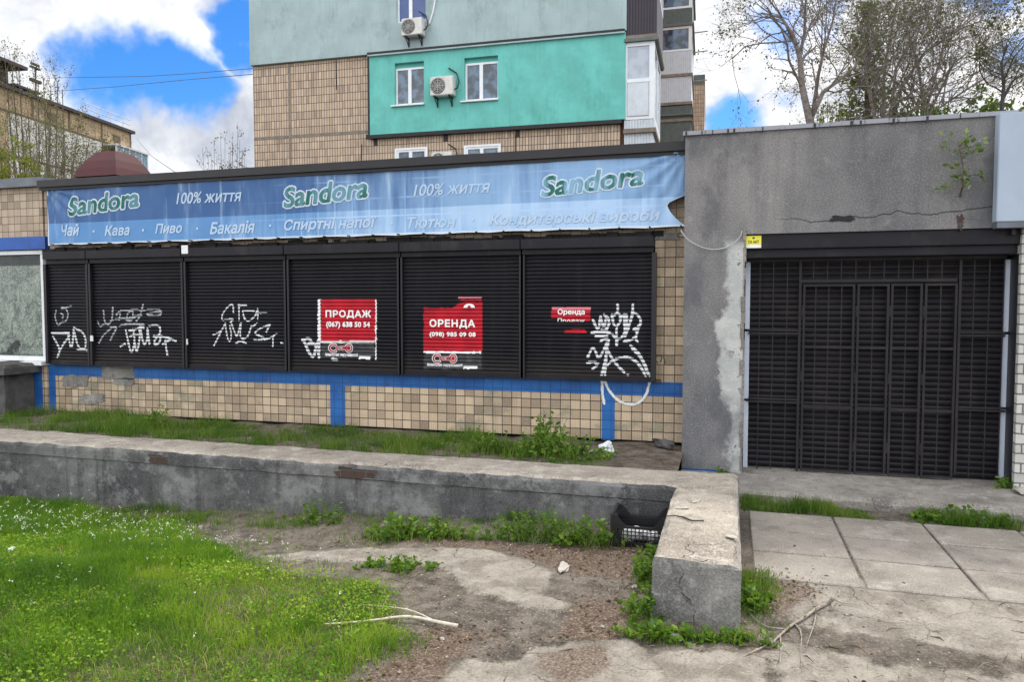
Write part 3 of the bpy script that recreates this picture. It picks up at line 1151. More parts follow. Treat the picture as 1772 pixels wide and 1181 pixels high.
# wall pieces butt against each other: base under the windows, strip right of the shutters, strip above
zsill = PZ(640, 641, YF)
m.box(xs0, x_end, YF, YF + .3, zb_w, zsill)
m.box(PX(1133, YF), x_end, YF, YF + .3, zsill, 2.46)
m.build('wall', M['tile_front'], shop)
boxes('upper_wall', M['tile_top'], shop, [(xs0, x_end, YF, YF + .3, 2.46, zt_w)])
boxes('inner_wall', M['plinth'], shop, [(xs0, PX(1133, YF), YF + .16, YF + .3, zsill, 2.46)])
boxes('plinth', M['plinth'], shop, [(xL, x_end, YF + .09, YF + .3, .1, zb_w)])
boxes('roof', M['roof_felt'], shop, [(xL, x_end + .1, YF + .02, YF + 6, zt_w, zt_w + .05)])
boxes('rear_wall', M['tile_top'], shop, [(xL, x_end + .1, YF + 5.7, YF + 6, .1, zt_w), (xL, xL + .3, YF + .3, YF + 5.7, .1, zt_w)])
# black flashing along the roof
zc0, zc1 = PZ(640, 291, YB - .05), PZ(640, 277, YB - .05)
boxes('roof_edge', M['roof_edge'], shop, [(PX(70, YB - .05), x_end - .03, YB - .05, YF + .2, zc0, zc1), (PX(70, YB - .05), x_end - .03, YB - .02, YF + .2, zc0 - .035, zc0)])
# left bay
zl1 = PZ(40, 326, YF)
zl0 = PZ(40, 411, YF)
boxes('bay_wall', M['tile_top'], shop, [(xL, xs0 - .012, YF - .02, YF + .3, zl0, zl1)])
boxes('bay_roof_edge', M['edge_grey'], shop, [(xL, PX(69, YB - .05) - .004, YF - .10, YF + .3, zl1 + .002, zl1 + .115)])
boxes('bay_beam', M['blue_plain'], shop, [(xL, PX(81, YF - .07), YF - .07, YF + .3, PZ(40, 433, YF), zl0 - .003)])
# window of the left bay
zw1, zw0 = PZ(40, 437, YF), PZ(40, 624, YF)
xw1 = PX(79, YF)


def dirty_pane():
    n = NB('whitewashed_glass')
    p = n.pos()
    a = n.n('TexNoise', None, Vector=p, Scale=5., Detail=8., Roughness=.7, Distortion=1.2).outputs['Fac']
    b = n.noise(26, n.scl(p, 1, 1, .7), 5, .75, 2.0)
    c = n.mix(n.step(a, .35, .65), (.10, .13, .115), (.30, .345, .30))
    c = n.mix(n.math('MULTIPLY', n.step(b, .50, .56), .85), c, (.045, .062, .055))
    c = n.mix(n.math('MULTIPLY', n.step(n.noise(40, p, 4, .7), .54, .64), .7), c, (.44, .47, .43))
    c = n.mix(n.step(n.noise(2.1, p, 4, .6), .60, .66), c, (.022, .03, .03))
    q = n.n('SeparateXYZ', None, i0=p).outputs[2]
    c = n.mix(n.step(n.math('ADD', q, n.math('MULTIPLY', n.noise(3., p, 3), .12)), zw0 + .17, zw0 + .13), c, (.03, .042, .04))
    c = n.mix(n.step(q, zw1 - .18, zw1 - .165), c, (.012, .02, .022))
    return n.done(c, n.step(a, .3, .7, .15, .45), None, 0., .5)


win = boxes('window', dirty_pane(), shop, [(xL, xw1 - .04, YF + .03, YF + .05, zw0 + .05, zw1 - .03)])
m = MB()
m.box(xw1 - .045, xw1, YF - .02, YF + .06, zw0, zw1 - .03)
m.box(xL, xw1 - .045, YF - .02, YF + .06, zw0, zw0 + .06)
m.box(xL, xw1 - .0, YF - .03, YF + .06, zw1 - .03, zw1 + .02)
m.build('window_frame', M['white_paint'], win)
boxes('sill', M['white_paint'], win, [(xL, xw1 + .03, YF - .12, YF + .06, zw0 - .05, zw0 - .004)])
boxes('bay_base', M['tile_front'], shop, [(xL, xs0 - .008, YF - .03, YF + .3, zb_w, zw0 - .054)])
# blue painted bands
bt, bb = PZ(640, 647, YF), PZ(640, 669, YF)
pb = lambda a, b: (PX(a, YF, 690), PX(b, YF, 690))
m = MB()
for a, b in ((97, 178), (232, 572), (597, 1042), (1064, 1192)):
    x0, x1 = pb(a, b)
    m.box(x0, x1, YF - .005, YF + .02, bb, bt)
for a, b in ((82, 97), (572, 597), (1042, 1064)):
    x0, x1 = pb(a, b)
    m.box(x0, x1, YF - .006, YF + .02, zb_w - .01, bt)
m.build('blue_band', M['blue'], shop)
m = MB()
x0, x1 = pb(25, 62)
m.box(x0, x1, YF - .036, YF, zw0 - .17, zw0 - .056)
x0, x1 = pb(62, 78)
m.box(x0, x1, YF - .037, YF, zb_w, zw0 - .056)
m.build('bay_blue_band', M['blue'], shop)
# grey render patches where tiles are lost
m = MB()


def blob(xa, xb, ya, yb, Y, seed, n=40, sq=.75, rnd=.22):
    x0, z0 = P(xa, yb, Y)
    x1, z1 = P(xb, ya, Y)
    pts = []
    for k in range(n):
        a = 2 * PI * k / n
        ca, sa = math.cos(a), math.sin(a)
        r = (1 + (float(vnoise(k * .45, seed * 2.7, 80 + seed)) - .5) * 2 * rnd) / max(abs(ca), abs(sa)) ** sq
        pts.append(((x0 + x1) / 2 + ca * r * (x1 - x0) / 2, (z0 + z1) / 2 + sa * r * (z1 - z0) / 2))
    return pts


for i, q in enumerate(((178, 232, 637, 656), (108, 154, 650, 670), (140, 180, 683, 697), (196, 232, 656, 667))):
    m.prism(blob(*q, YF, i + 1), YF - .008, YF + .02)
m.prism(blob(1134, 1176, 403, 416, YF, 9), YF - .012, YF + .02)
m.prism(blob(760, 850, 411, 419, YF, 10, rnd=.4), YF - .010, YF + .02)
m.build('mortar_patch', M['pier_face'], shop)
# crumbled edge above the shutters and rusty mortar below
m = MB()
r1 = random.Random(6)
x = PX(84, YF)
while x < PX(1132, YF):
    w = r1.uniform(.05, .22)
    m.box(x, x + w - .004, YF - .05 * r1.random() - .012, YF + .02, 2.455 - r1.uniform(.0, .05), 2.50 + r1.uniform(-.02, .02))
    x += w
m.build('crumbled_edge', M['plinth'], shop)
m = MB()
x = PX(90, YF)
while x < PX(1130, YF, 650):
    w = r1.uniform(.03, .16)
    if r1.random() < .85:
        m.box(x, x + w - .004, YF - r1.uniform(.03, .07), YF + .01, bt + .001, bt + r1.uniform(.018, .05))
    x += w
m.build('rusty_mortar', M['rust'], shop)

# ---- roller shutters
PITCHS = .0405
PROF = [(0., .004), (.12, .004), (.20, -.004), (.42, -.0085), (.66, -.0095), (.86, -.008), (.95, -.004), (1., .004)]
zS0 = bt + .028
zS1 = PZ(640, 437, YC)


def prof_rows(z0, z1, pitch, prof):
    """z levels with their depth, and whether the row above lies in the groove"""
    zs, ys, gr = [], [], []
    k = 0
    while True:
        for t, d in prof[:-1]:
            z = z0 + (k + t) * pitch
            if z > z1:
                zs.append(z1)
                ys.append(d)
                gr.append(True)
                return zs, ys, gr
            zs.append(z)
            ys.append(d)
            gr.append(t < .19 or t > .9)
        k += 1


def curtain(name, mat, parent, x0, x1, Y, z0, z1, pitch=PITCHS, prof=PROF):
    zs, ys, _ = prof_rows(z0, z1, pitch, prof)
    m = MB()
    for a in range(len(zs) - 1):
        m.face([(x0, Y + ys[a], zs[a]), (x1, Y + ys[a], zs[a]), (x1, Y + ys[a + 1], zs[a + 1]), (x0, Y + ys[a + 1], zs[a + 1])])
    return m.build(name, mat, parent)


def dist_strokes(px, pz, strokes, w):
    ok = np.zeros(px.shape, bool)
    for s in strokes:
        for i in range(len(s) - 1):
            ax, az = s[i]
            bx, bz = s[i + 1]
            ex, ez = bx - ax, bz - az
            t = np.clip(((px - ax) * ex + (pz - az) * ez) / (ex * ex + ez * ez + 1e-12), 0, 1)
            ok |= np.hypot(px - ax - t * ex, pz - az - t * ez) < w
    return ok


def smooth_stroke(s, it=2):
    for _ in range(it):
        if len(s) < 3:
            return s
        q = [s[0]]
        for i in range(len(s) - 1):
            a, b = s[i], s[i + 1]
            q.append((a[0] * .75 + b[0] * .25, a[1] * .75 + b[1] * .25))
            q.append((a[0] * .25 + b[0] * .75, a[1] * .25 + b[1] * .75))
        q.append(s[-1])
        s = q
    return s


def decal(name, mat, parent, test, x0, x1, z0, z1, Y, off, groove=True, dx=.006, flat=False, zbase=None):
    """paint or film lying on the slats: rows follow the slat profile; test(X, Z) gives the covered cells"""
    if flat:
        zs = list(np.arange(z0, z1, .006))
        ys = [0.0] * len(zs)
        gr = [False] * len(zs)
    else:
        za, ya, ga = prof_rows(zS0, zS1, PITCHS, PROF)
        zs, ys, gr = za, ya, ga
    xg = np.arange(x0, x1, dx)
    m = MB()
    for a in range(len(zs) - 1):
        if zs[a + 1] < z0 or zs[a] > z1 or (groove and gr[a]):
            continue
        zm = (zs[a] + zs[a + 1]) / 2
        if zm < z0 or zm > z1:
            continue
        ok = test(xg + dx / 2, np.full(len(xg), zm))
        i = 0
        while i < len(xg):
            if ok[i]:
                j = i
                while j + 1 < len(xg) and ok[j + 1]:
                    j += 1
                xa, xb = xg[i], xg[j] + dx
                m.face([(xa, Y + ys[a] - off, zs[a]), (xb, Y + ys[a] - off, zs[a]), (xb, Y + ys[a + 1] - off, zs[a + 1]), (xa, Y + ys[a + 1] - off, zs[a + 1])])
                i = j + 1
            else:
                i += 1
    return m.build(name, mat, parent)


def strokes_px(lst, ox, oy, k, Y):
    return [smooth_stroke([P(ox + a / k, oy + b / k, Y) for a, b in s]) for s in lst]


def graffiti(name, mat, parent, strokes, w, Y, flat=False, fuzz=.25, off=.0016):
    xs_ = [p[0] for s in strokes for p in s]
    zs_ = [p[1] for s in strokes for p in s]

    def test(X, Z):
        ww = w * (1 - fuzz + 2 * fuzz * vnoise(X * 40, Z * 40, 11))
        return dist_strokes(X, Z, strokes, ww)
    return decal(name, mat, parent, test, min(xs_) - w, max(xs_) + w, min(zs_) - w, max(zs_) + w, Y, off, True, .006, flat)


sh_px = [(85, 157), (161, 321), (325, 498), (502, 693), (697, 903), (907, 1131)]
box_px = [(72, 147), (147, 312), (312, 490), (490, 690), (690, 900), (900, 1131)]
looks = ['narrow dark shutter tagged with loose white loops', 'dark shutter with two lines of white graffiti', 'dark shutter with a thin white scrawled tag',
         'dark shutter carrying the first red sale poster', 'dark shutter carrying the second red rental poster', 'wide dark shutter with heavy white graffiti and torn red paper']
Y2 = YC - .008
GR = {}
k3 = 4.027
GR[0] = (strokes_px([[(150, 150), (140, 200), (165, 265), (185, 230), (215, 235), (235, 190), (225, 140), (190, 130)], [(185, 140), (255, 120)], [(180, 170), (205, 185), (190, 210)]], 60, 500, k3, Y2), .010, 'spray_thin',
         strokes_px([[(120, 310), (240, 310)], [(130, 335), (180, 420), (160, 475)], [(160, 475), (190, 400), (245, 330), (240, 310)], [(235, 320), (250, 410), (265, 400), (275, 270)], [(275, 270), (350, 310), (360, 400), (340, 430), (300, 400), (285, 330), (275, 290)], [(300, 425), (370, 430)]], 60, 500, k3, Y2), .013)
GR[1] = (strokes_px([[(440, 230), (455, 265), (480, 250)], [(480, 150), (485, 230), (510, 255), (540, 220), (545, 130)], [(540, 215), (600, 210), (700, 200)], [(570, 180), (600, 150), (590, 215)], [(600, 150), (720, 145)], [(640, 215), (650, 160), (690, 150), (680, 225), (650, 220)], [(710, 225), (740, 180), (755, 110)], [(700, 190), (745, 185)], [(730, 150), (870, 140), (885, 165), (870, 190), (790, 185), (780, 170), (880, 160)], [(590, 260), (640, 245), (760, 250)], [(530, 355), (550, 310), (580, 265), (530, 270)], [(450, 375), (480, 320), (530, 280)]], 60, 500, k3, Y2), .011, 'spray_thin',
         strokes_px([[(635, 285), (655, 380), (675, 460), (700, 380), (690, 290)], [(700, 380), (710, 455), (735, 350), (730, 270)], [(735, 260), (760, 405), (790, 350), (785, 250), (800, 380)], [(660, 290), (760, 270)], [(665, 330), (740, 320)], [(800, 260), (870, 250), (880, 310), (840, 350), (830, 390), (870, 380), (880, 330)], [(830, 330), (920, 335), (985, 365)], [(895, 385), (950, 350)], [(910, 360), (925, 465)], [(600, 400), (630, 385)]], 60, 500, k3, Y2), .013)
GR[2] = (strokes_px([[(1385, 165), (1385, 110), (1360, 110), (1310, 170), (1300, 220), (1340, 215), (1390, 210), (1365, 235)], [(1425, 110), (1425, 220)], [(1420, 115), (1475, 115)], [(1450, 150), (1460, 210), (1490, 230), (1540, 190), (1550, 150)], [(1455, 150), (1530, 155)], [(1555, 140), (1555, 215)], [(1540, 170), (1615, 170)], [(1330, 240), (1300, 300), (1245, 320)], [(1300, 300), (1250, 395)], [(1330, 240), (1335, 300), (1355, 380), (1375, 330), (1360, 260)], [(1370, 240), (1390, 290), (1410, 345), (1435, 240)], [(1440, 240), (1430, 330), (1450, 355), (1490, 330), (1510, 260)], [(1400, 385), (1430, 360), (1475, 380)], [(1510, 270), (1550, 240)], [(1640, 250), (1560, 280), (1530, 310), (1560, 325), (1610, 345), (1560, 360), (1530, 355)], [(1640, 250), (1615, 300)], [(1600, 355), (1640, 345), (1685, 315)], [(1660, 400), (1660, 340)], [(1715, 378), (1730, 380)]], 60, 500, k3, Y2), .009, 'spray', None, 0)
GR[3] = (strokes_px([[(70, 450), (130, 430), (150, 470), (115, 490)], [(80, 460), (160, 630), (190, 500)], [(190, 500), (200, 460), (212, 470), (212, 600)], [(150, 480), (212, 500)], [(330, 617), (365, 622)]], 510, 500, 5.063, Y2), .017, 'spray', None, 0)
GR[5] = (strokes_px([[(570, 290), (620, 400), (640, 260)], [(560, 410), (620, 400), (730, 410)], [(640, 260), (670, 380), (690, 270)], [(670, 240), (720, 280), (720, 340), (680, 390), (650, 380)], [(600, 440), (700, 435)], [(745, 240), (760, 330), (790, 360), (830, 300), (820, 240)], [(800, 150), (800, 230), (750, 250)], [(800, 230), (850, 260)], [(790, 360), (790, 520)], [(750, 420), (780, 470), (840, 460), (890, 350), (880, 240)], [(860, 240), (870, 440)], [(940, 150), (940, 230), (910, 330), (870, 440)], [(940, 220), (1000, 250), (1020, 320), (980, 360), (940, 380), (990, 400), (950, 470), (860, 490)], [(1000, 350), (960, 460), (985, 495)], [(640, 490), (680, 460), (720, 470), (710, 520)],
                      [(520, 640), (565, 540), (600, 590), (620, 660), (670, 570), (700, 500)], [(700, 500), (690, 640), (650, 810)], [(700, 560), (740, 640), (800, 720), (860, 775)], [(700, 560), (680, 810)], [(515, 685), (570, 680), (620, 690)], [(565, 745), (610, 715)], [(690, 720), (760, 660), (850, 635), (930, 645), (1000, 700), (1060, 810)], [(920, 530), (1000, 600), (1050, 700), (1095, 810)], [(940, 560), (1020, 640), (1080, 790)], [(890, 797), (896, 800)]], 920, 500, 5.369, Y2), .0125, 'spray', None, 0)
for i, (a, b) in enumerate(sh_px):
    x0, x1 = PX(a, YC, 560), PX(b, YC, 560)
    c = curtain('roller_shutter', M['shutter'], shop, x0, x1, YC, zS0, zS1)
    tag(c, looks[i])
    b0, b1 = PX(box_px[i][0], YS, 430) + .004, PX(box_px[i][1], YS, 430) - .004
    m = MB()
    zt_, zb_ = PZ(640, 421, YS), PZ(640, 437, YS)
    m.prism([(b0, zb_), (b1, zb_), (b1, zt_ - .0), (b0, zt_ - .0)], YS, YF - .055)
    m.prism([(b0 + .003, zb_ - .055), (b1 - .003, zb_ - .055), (b1 - .003, zb_ - .001), (b0 + .003, zb_ - .001)], YS + .05, YF - .055)
    m.build('shutter_box', M['shutter_box'], c, bevel=.004)
    m = MB()
    for g0, g1 in ((x0 - .025, x0 + .018), (x1 - .018, x1 + .025)):
        m.box(g0, g1, YC - .045, YC + .03, zS0 - .012, zb_ - .057)
    m.build('guide_rail', M['guide'], c)
    boxes('bottom_bar', M['shutter_box'], c, [(x0 + .02, x1 - .02, YC - .022, YC - .0005, zS0 - .02, zS0 + .03)])
    if i in GR:
        s1, w1, mt, s2, w2 = GR[i]
        graffiti('graffiti', M[mt], c, s1, w1, YC)
        if s2:
            graffiti('graffiti', M['spray'], c, s2, w2, YC, off=.0028)
    if i == 0:
        xk, zk = P(159, 586, YC - .05)
        boxes('lock', M['white_paint'], c, [(xk - .02, xk + .02, YC - .058, YC - .046, zk - .035, zk + .035)])
    if i in (2,):
        xk, zk = P(324, 592, YC - .05)
        boxes('lock', M['grey_vinyl'], c, [(xk - .008, xk + .008, YC - .056, YC - .046, zk - .035, zk + .035)])
# white loop sprayed over the blue band and tiles
gsb = strokes_px([[(655, 865), (660, 980), (675, 1065)], [(685, 870), (720, 950), (800, 1040), (900, 1080), (1000, 1065), (1070, 980), (1095, 870)]], 920, 500, 5.369, YF)
graffiti('graffiti', M['spray'], shop, gsb, .013, YF - .007, flat=True)
gt = strokes_px([[(1165, 620), (1150, 660), (1170, 690)], [(1190, 625), (1215, 615), (1200, 680)], [(1225, 625), (1240, 690)], [(1160, 625), (1230, 618)]], 920, 500, 5.369, YF)
graffiti('graffiti', M['ink'], shop, gt, .006, YF, flat=True)
# white notice glued on a curtain box
nx_, nz_ = P(320, 432, YS)
nt = MB()
nt.box(nx_ - .045, nx_ + .045, YS - .006, YS - .002, nz_ - .05, nz_ + .05)
tag(nt.build('notice', M['white_paint'], origin=(nx_, YS, nz_ - .05)), 'small blank white notice glued to the shutter boxes', 'notice')

# ------------------------------------------------------------------ banner
bx0, bx1 = PX(85, YB), PX(1187, YB)
bz0, bz1 = PZ(640, 409, YB), PZ(640, 291, YB)
ban = thing('banner', 'long faded blue shop banner printed with green and white lettering', 'banner', ((bx0 + bx1) / 2, YB, bz0))


def tear(z):
    """right-hand edge of the cloth: torn away near the bottom"""
    t = (z - bz0) / (bz1 - bz0)
    if t < .02: return 0.0
    if t < .42:
        return .20 * math.sin(min(1, t / .32) * PI / 2) if t < .32 else .20 - 2.0 * (t - .32)
    return .0


m = MB()
NXB, NZB = 260, 24
gridv = []
for j in range(NZB + 1):
    z = bz0 + (bz1 - bz0) * j / NZB
    for i in range(NXB + 1):
        f = i / NXB
        xe = bx1 - tear(z) * .95 + .01 * (float(vnoise(j * .9, 2, 3)) - .5)
        x = bx0 + (xe - bx0) * f
        t = (z - bz0) / (bz1 - bz0)
        sag = (-.012 * abs(math.sin(f * 8.1 * PI * 1.0)) ** .6) if j == NZB else 0
        scal = .010 * abs(math.sin(f * 8.1 / .55 * PI)) if j == 0 else 0
        y = YB + (float(fbm(x * 1.3, z * 1.1, 71)) - .5) * .05 + (float(fbm(x * 7, z * 2.2, 72)) - .5) * .010
        # creases running in from the fixed corners
        for (cx, cz, sgn) in ((bx0, bz1, 1), (bx1, bz1, -1)):
            dx, dz = (x - cx) * sgn, cz - z
            r_ = math.hypot(dx, dz)
            if r_ < .9:
                y += .022 * math.sin(math.atan2(dz, dx) * 17) * (1 - r_ / .9) * min(1, r_ / .1)
        if t > .9:
            y += .02 * (t - .9) * 10 * math.sin(f * 8.1 * PI * 3.7) * .3
        gridv.append((x, y, z + sag + scal))
m.v = gridv
for j in range(NZB):
    for i in range(NXB):
        a = j * (NXB + 1) + i
        m.f.append((a, a + 1, a + NXB + 2, a + NXB + 1))
        m.mi.append(0)
cloth = m.build('cloth', M['banner'], ban, smooth=True)
YL = YB - .034
boxes('backing_frame', M['roof_edge'], ban, [(bx0 + .05, bx1 - .3, YB + .06, YF - .01, bz1 - .08, bz1 - .03), (bx0 + .05, bx1 - .3, YB + .06, YF - .01, bz0 + .04, bz0 + .08)])


def drape(o, dy):
    """press printed lettering onto the waved cloth"""
    off = base_of(o.parent)
    me = o.data
    bm = bmesh.new()
    bm.from_mesh(me)
    for v in bm.verts:
        x, z = v.co.x + off.x, v.co.z + off.z
        y = YB + (float(fbm(x * 1.3, z * 1.1, 71)) - .5) * .05 + (float(fbm(x * 7, z * 2.2, 72)) - .5) * .010
        for (cx, cz, sgn) in ((bx0, bz1, 1), (bx1, bz1, -1)):
            dx, dz = (x - cx) * sgn, cz - z
            r_ = math.hypot(dx, dz)
            if r_ < .9:
                y += .022 * math.sin(math.atan2(dz, dx) * 17) * (1 - r_ / .9) * min(1, r_ / .1)
        v.co.y = y - dy - off.y
    bm.to_mesh(me)
    bm.free()


for (xa, ya, xb, yb) in ((116, 326, 242, 370), (487, 307, 637, 355), (932, 287, 1113, 335)):
    xm = (xa + xb) / 2
    x0, x1 = PX(xa, YL), PX(xb, YL)
    z0, z1 = PZ(xm, yb - 2, YL), PZ(xm, ya + 5, YL)
    # the picture's own slope of the facade is undone by the plane; the word itself climbs
    lo = place_text('logo', 'Sandora', M['logo_green'], ban, x0, x1, z0, z1, YL - .004, shear=.22, bold=.030, rot=.075, spacing=1.0, ref=.09)
    lw = place_text('logo_outline', 'Sandora', M['logo_white'], ban, x0, x1, z0, z1, YL, shear=.22, bold=.095, rot=.075, spacing=1.0, ref=.09)
    lw.parent = lo
    drape(lo, .009)
    drape(lw, .005)
for wd, (xa, ya, xb, yb) in (('100% життя', (305, 330, 418, 350)), ('100% життя', (714, 315, 848, 336))):
    drape(px_text('slogan', wd, M['word_white'], ban, xa, ya, xb, yb, YL, shear=.25, bold=.02), .006)
for wd, (xa, ya, xb, yb) in (('Чай', (106, 386, 137, 410)), ('Кава', (180, 388, 224, 409)), ('Пиво', (268, 385, 314, 405)), ('Бакалія', (362, 381, 440, 406)),
                            ('Спиртні напої', (490, 375, 651, 403)), ('Тютюн', (703, 373, 788, 396)), ('Кондитерські вироби', (846, 364, 1140, 393))):
    xm = (xa + xb) / 2
    hz = (yb - ya) * .92
    drape(px_text('word', wd, M['word_white'], ban, xa, ya + 1, xb, ya + hz, YL, shear=.25, bold=.03), .006)
for (px, py) in ((158, 400), (244, 398), (337, 395), (464, 390), (675, 386), (817, 380)):
    x, z = P(px, py, YL)
    m = MB()
    m.prism([(x + .016 * math.cos(a * PI / 4), z + .016 * math.sin(a * PI / 4)) for a in range(8)], YL - .003, YL)
    drape(m.build('dot', M['word_white'], ban), .006)
m = MB()
for i in range(27):
    x = bx0 + .1 + i * .30
    m.box(x - .006, x + .006, YB - .045, YF, bz0 + .004, bz0 + .016)
m.build('tie', M['rubber'], ban)

# ------------------------------------------------------------------ posters on the shutters
YP = YC - .0168
noisy = lambda X, Z, s, k=30: vnoise(X * k, Z * k, s)


def poster(name, label, pieces, ox):
    """pieces: (part name, material, [px polygon], raggedness)"""
    zs_ = min(PZ(a, b, YC) for pc in pieces for a, b in pc[2])
    t = thing(name, label, 'poster', (PX(ox, YC), YC, zs_))
    for q, (pn, mt, poly, rag) in enumerate(pieces):
        pw = [P(a, b, YC - .008) for a, b in poly]
        x0, x1 = min(p[0] for p in pw), max(p[0] for p in pw)
        z0, z1 = min(p[1] for p in pw), max(p[1] for p in pw)

        def test(X, Z, pw=pw, rag=rag, q=q):
            return polydist(X, Z, pw) > (noisy(X, Z, 40 + q) - .5) * rag * 2 + rag * .3
        decal(pn, M[mt], t, test, x0, x1, z0, z1, YC, .0034 + .0004 * q, groove=False, dx=.008)
    return t


def logo_words(t, xa, ya, xb, yb):
    """ringed company lettering printed at the foot of the poster"""
    w = xb - xa
    for (wd, f0, f1, h0, h1) in (('C', 0, .32, 0, 1), ('RED', .30, .72, .28, .72), ('O', .70, 1, 0, 1)):
        a, b = xa + w * f0, xa + w * f1
        c, d = ya + (yb - ya) * h0, ya + (yb - ya) * h1
        o = px_text('emblem', wd, M['red_vinyl'], t, a, c, b, d, YP - .004, bold=.02)
        o2 = px_text('emblem_outline', wd, M['white_vinyl'], t, a, c, b, d, YP - .001, bold=.10, ref=.02)
        o2.parent = o
    x, z = P(xa + w * .85, (ya + yb) / 2, YP)
    m = MB()
    m.prism([(x + .018 * math.cos(a * PI / 6), z + .018 * math.sin(a * PI / 6)) for a in range(12)], YP - .006, YP)
    m.build('emblem', M['red_vinyl'], t)


t = poster('sale_poster', 'red poster reading ПРОДАЖ with white side strips', [
    ('lower_film', 'dark_film', [(556, 592), (648, 592), (648, 620), (556, 620)], .012),
    ('red_sheet', 'red_vinyl', [(555, 518), (650, 518), (650, 592), (555, 592)], .002),
    ('side_strip', 'white_vinyl', [(550, 518), (555, 518), (555, 592), (550, 592)], .004),
    ('side_strip', 'white_vinyl', [(649.5, 519), (652, 519), (652, 623), (649.5, 623)], .003),
    ('lower_strip', 'white_vinyl', [(553, 590), (649, 590), (649, 594), (553, 594)], .003),
    ('white_bar', 'white_vinyl', [(621, 616), (641, 616), (641, 622), (621, 622)], .004)], 600)
px_text('lettering', 'ПРОДАЖ', M['white_vinyl'], t, 563, 537, 642, 552, YP, bold=.04, spacing=1.12)
px_text('lettering', '(067) 638 50 54', M['white_vinyl'], t, 564, 557, 640, 569, YP, bold=.045, spacing=1.08)
logo_words(t, 568, 595.5, 609, 610)
px_text('lettering', 'Агентство нерухомості', M['grey_vinyl'], t, 561, 611, 618, 618.5, YP, bold=.05)
t = poster('rental_poster', 'red poster reading ОРЕНДА torn along its top edge', [
    ('lower_film', 'dark_film', [(733, 609), (834, 609), (834, 640), (733, 640)], .014),
    ('red_sheet', 'red_vinyl', [(733, 533), (783, 533), (792, 526), (806, 522), (835, 523), (835, 609), (733, 609)], .003),
    ('torn_strip', 'pink_vinyl', [(793, 514), (834, 514), (834, 517), (793, 517)], .002),
    ('torn_strip', 'red_vinyl', [(797, 518), (833, 518), (833, 521), (797, 521)], .006),
    ('lower_strip', 'white_vinyl', [(733, 608), (832, 608), (832, 612), (733, 612)], .005),
    ('white_bar', 'white_vinyl', [(802, 633), (827, 633), (827, 639), (802, 639)], .005)], 784)
px_text('lettering', 'ОРЕНДА', M['white_vinyl'], t, 743, 553, 822, 569, YP, bold=.04, spacing=1.12)
px_text('lettering', '(098) 985 09 08', M['white_vinyl'], t, 743, 575, 823, 585, YP, bold=.045, spacing=1.08)
logo_words(t, 748, 613.5, 790, 628)
px_text('lettering', 'Агентство нерухомості', M['grey_vinyl'], t, 738, 629, 800, 636, YP, bold=.05)
x, z = P(812, 533, YP)
m = MB()
m.prism([(x + .065 * math.cos(a * PI / 12), z + .045 * math.sin(a * PI / 12)) for a in range(13)], YP - .002, YP + .002)
eb = m.build('emblem', M['white_vinyl'], t)
m = MB()
m.prism([(x + .018 * math.cos(a * PI / 6), z + .008 + .018 * math.sin(a * PI / 6)) for a in range(12)], YP - .005, YP - .0025)
m.build('emblem_dot', M['red_vinyl'], eb)
t = poster('torn_poster', 'torn remnants of a small red paper sign reading Оренда', [
    ('red_scrap', 'pink_vinyl', [(955, 532), (1022, 532), (1022, 537), (955, 537)], .002),
    ('red_scrap', 'red_vinyl', [(954, 537), (1022, 537), (1022, 551), (954, 551)], .003),
    ('red_scrap', 'red_vinyl', [(968, 551), (1022, 551), (1022, 557), (990, 558)], .008),
    ('red_scrap', 'red_vinyl', [(976, 570), (1012, 570), (1016, 576.5), (976, 576.5)], .006)], 988)
px_text('lettering', 'Оренда', M['white_vinyl'], t, 965, 535, 1012, 547, YP, bold=.03)
px_text('lettering', 'Продаж', M['white_vinyl'], t, 965, 551, 1012, 564, YP, bold=.015, clip=.55)

# ------------------------------------------------------------------ grey gate building
gate = thing('gate_building', 'flat grey rendered building front framing a wide barred gate', 'building', (1.2, YG + 2, 0))
gx0 = P(1182, 600, YG)[0]
ox0 = P(1286, 600, YG)[0]
ox1 = P(1762, 600, YG)[0]
oz1 = PZ(1500, 400, YG)
zgt = PZ(1500, 215.5, YG)
GXR = 7.0
m = MB()
m.box(gx0, ox0, YG, YG + .34, 0, oz1)
m.box(gx0, GXR, YG, YG + .34, oz1, zgt)
m.build('wall', M['render_grey'], gate)
boxes('brick_jamb', M['brick_white'], gate, [(ox1, ox1 + .9, YG - .012, YG + .34, 0.02, oz1 - .002)])
boxes('wall_end', M['render_grey'], gate, [(ox1 + .902, GXR, YG, YG + .34, 0, oz1 - .002)])
boxes('side_wall', M['render_grey'], gate, [(gx0, gx0 + .3, YG + .342, YG + 6, 0, zgt - .02), (GXR - .3, GXR, YG + .342, YG + 6, 0, zgt - .02), (gx0 + .3, GXR - .3, YG + 5.7, YG + 6, 0, zgt - .02)])
boxes('roof', M['roof_felt'], gate, [(gx0 + .02, GXR - .02, YG + .342, YG + 5.98, zgt - .018, zgt + .02)])
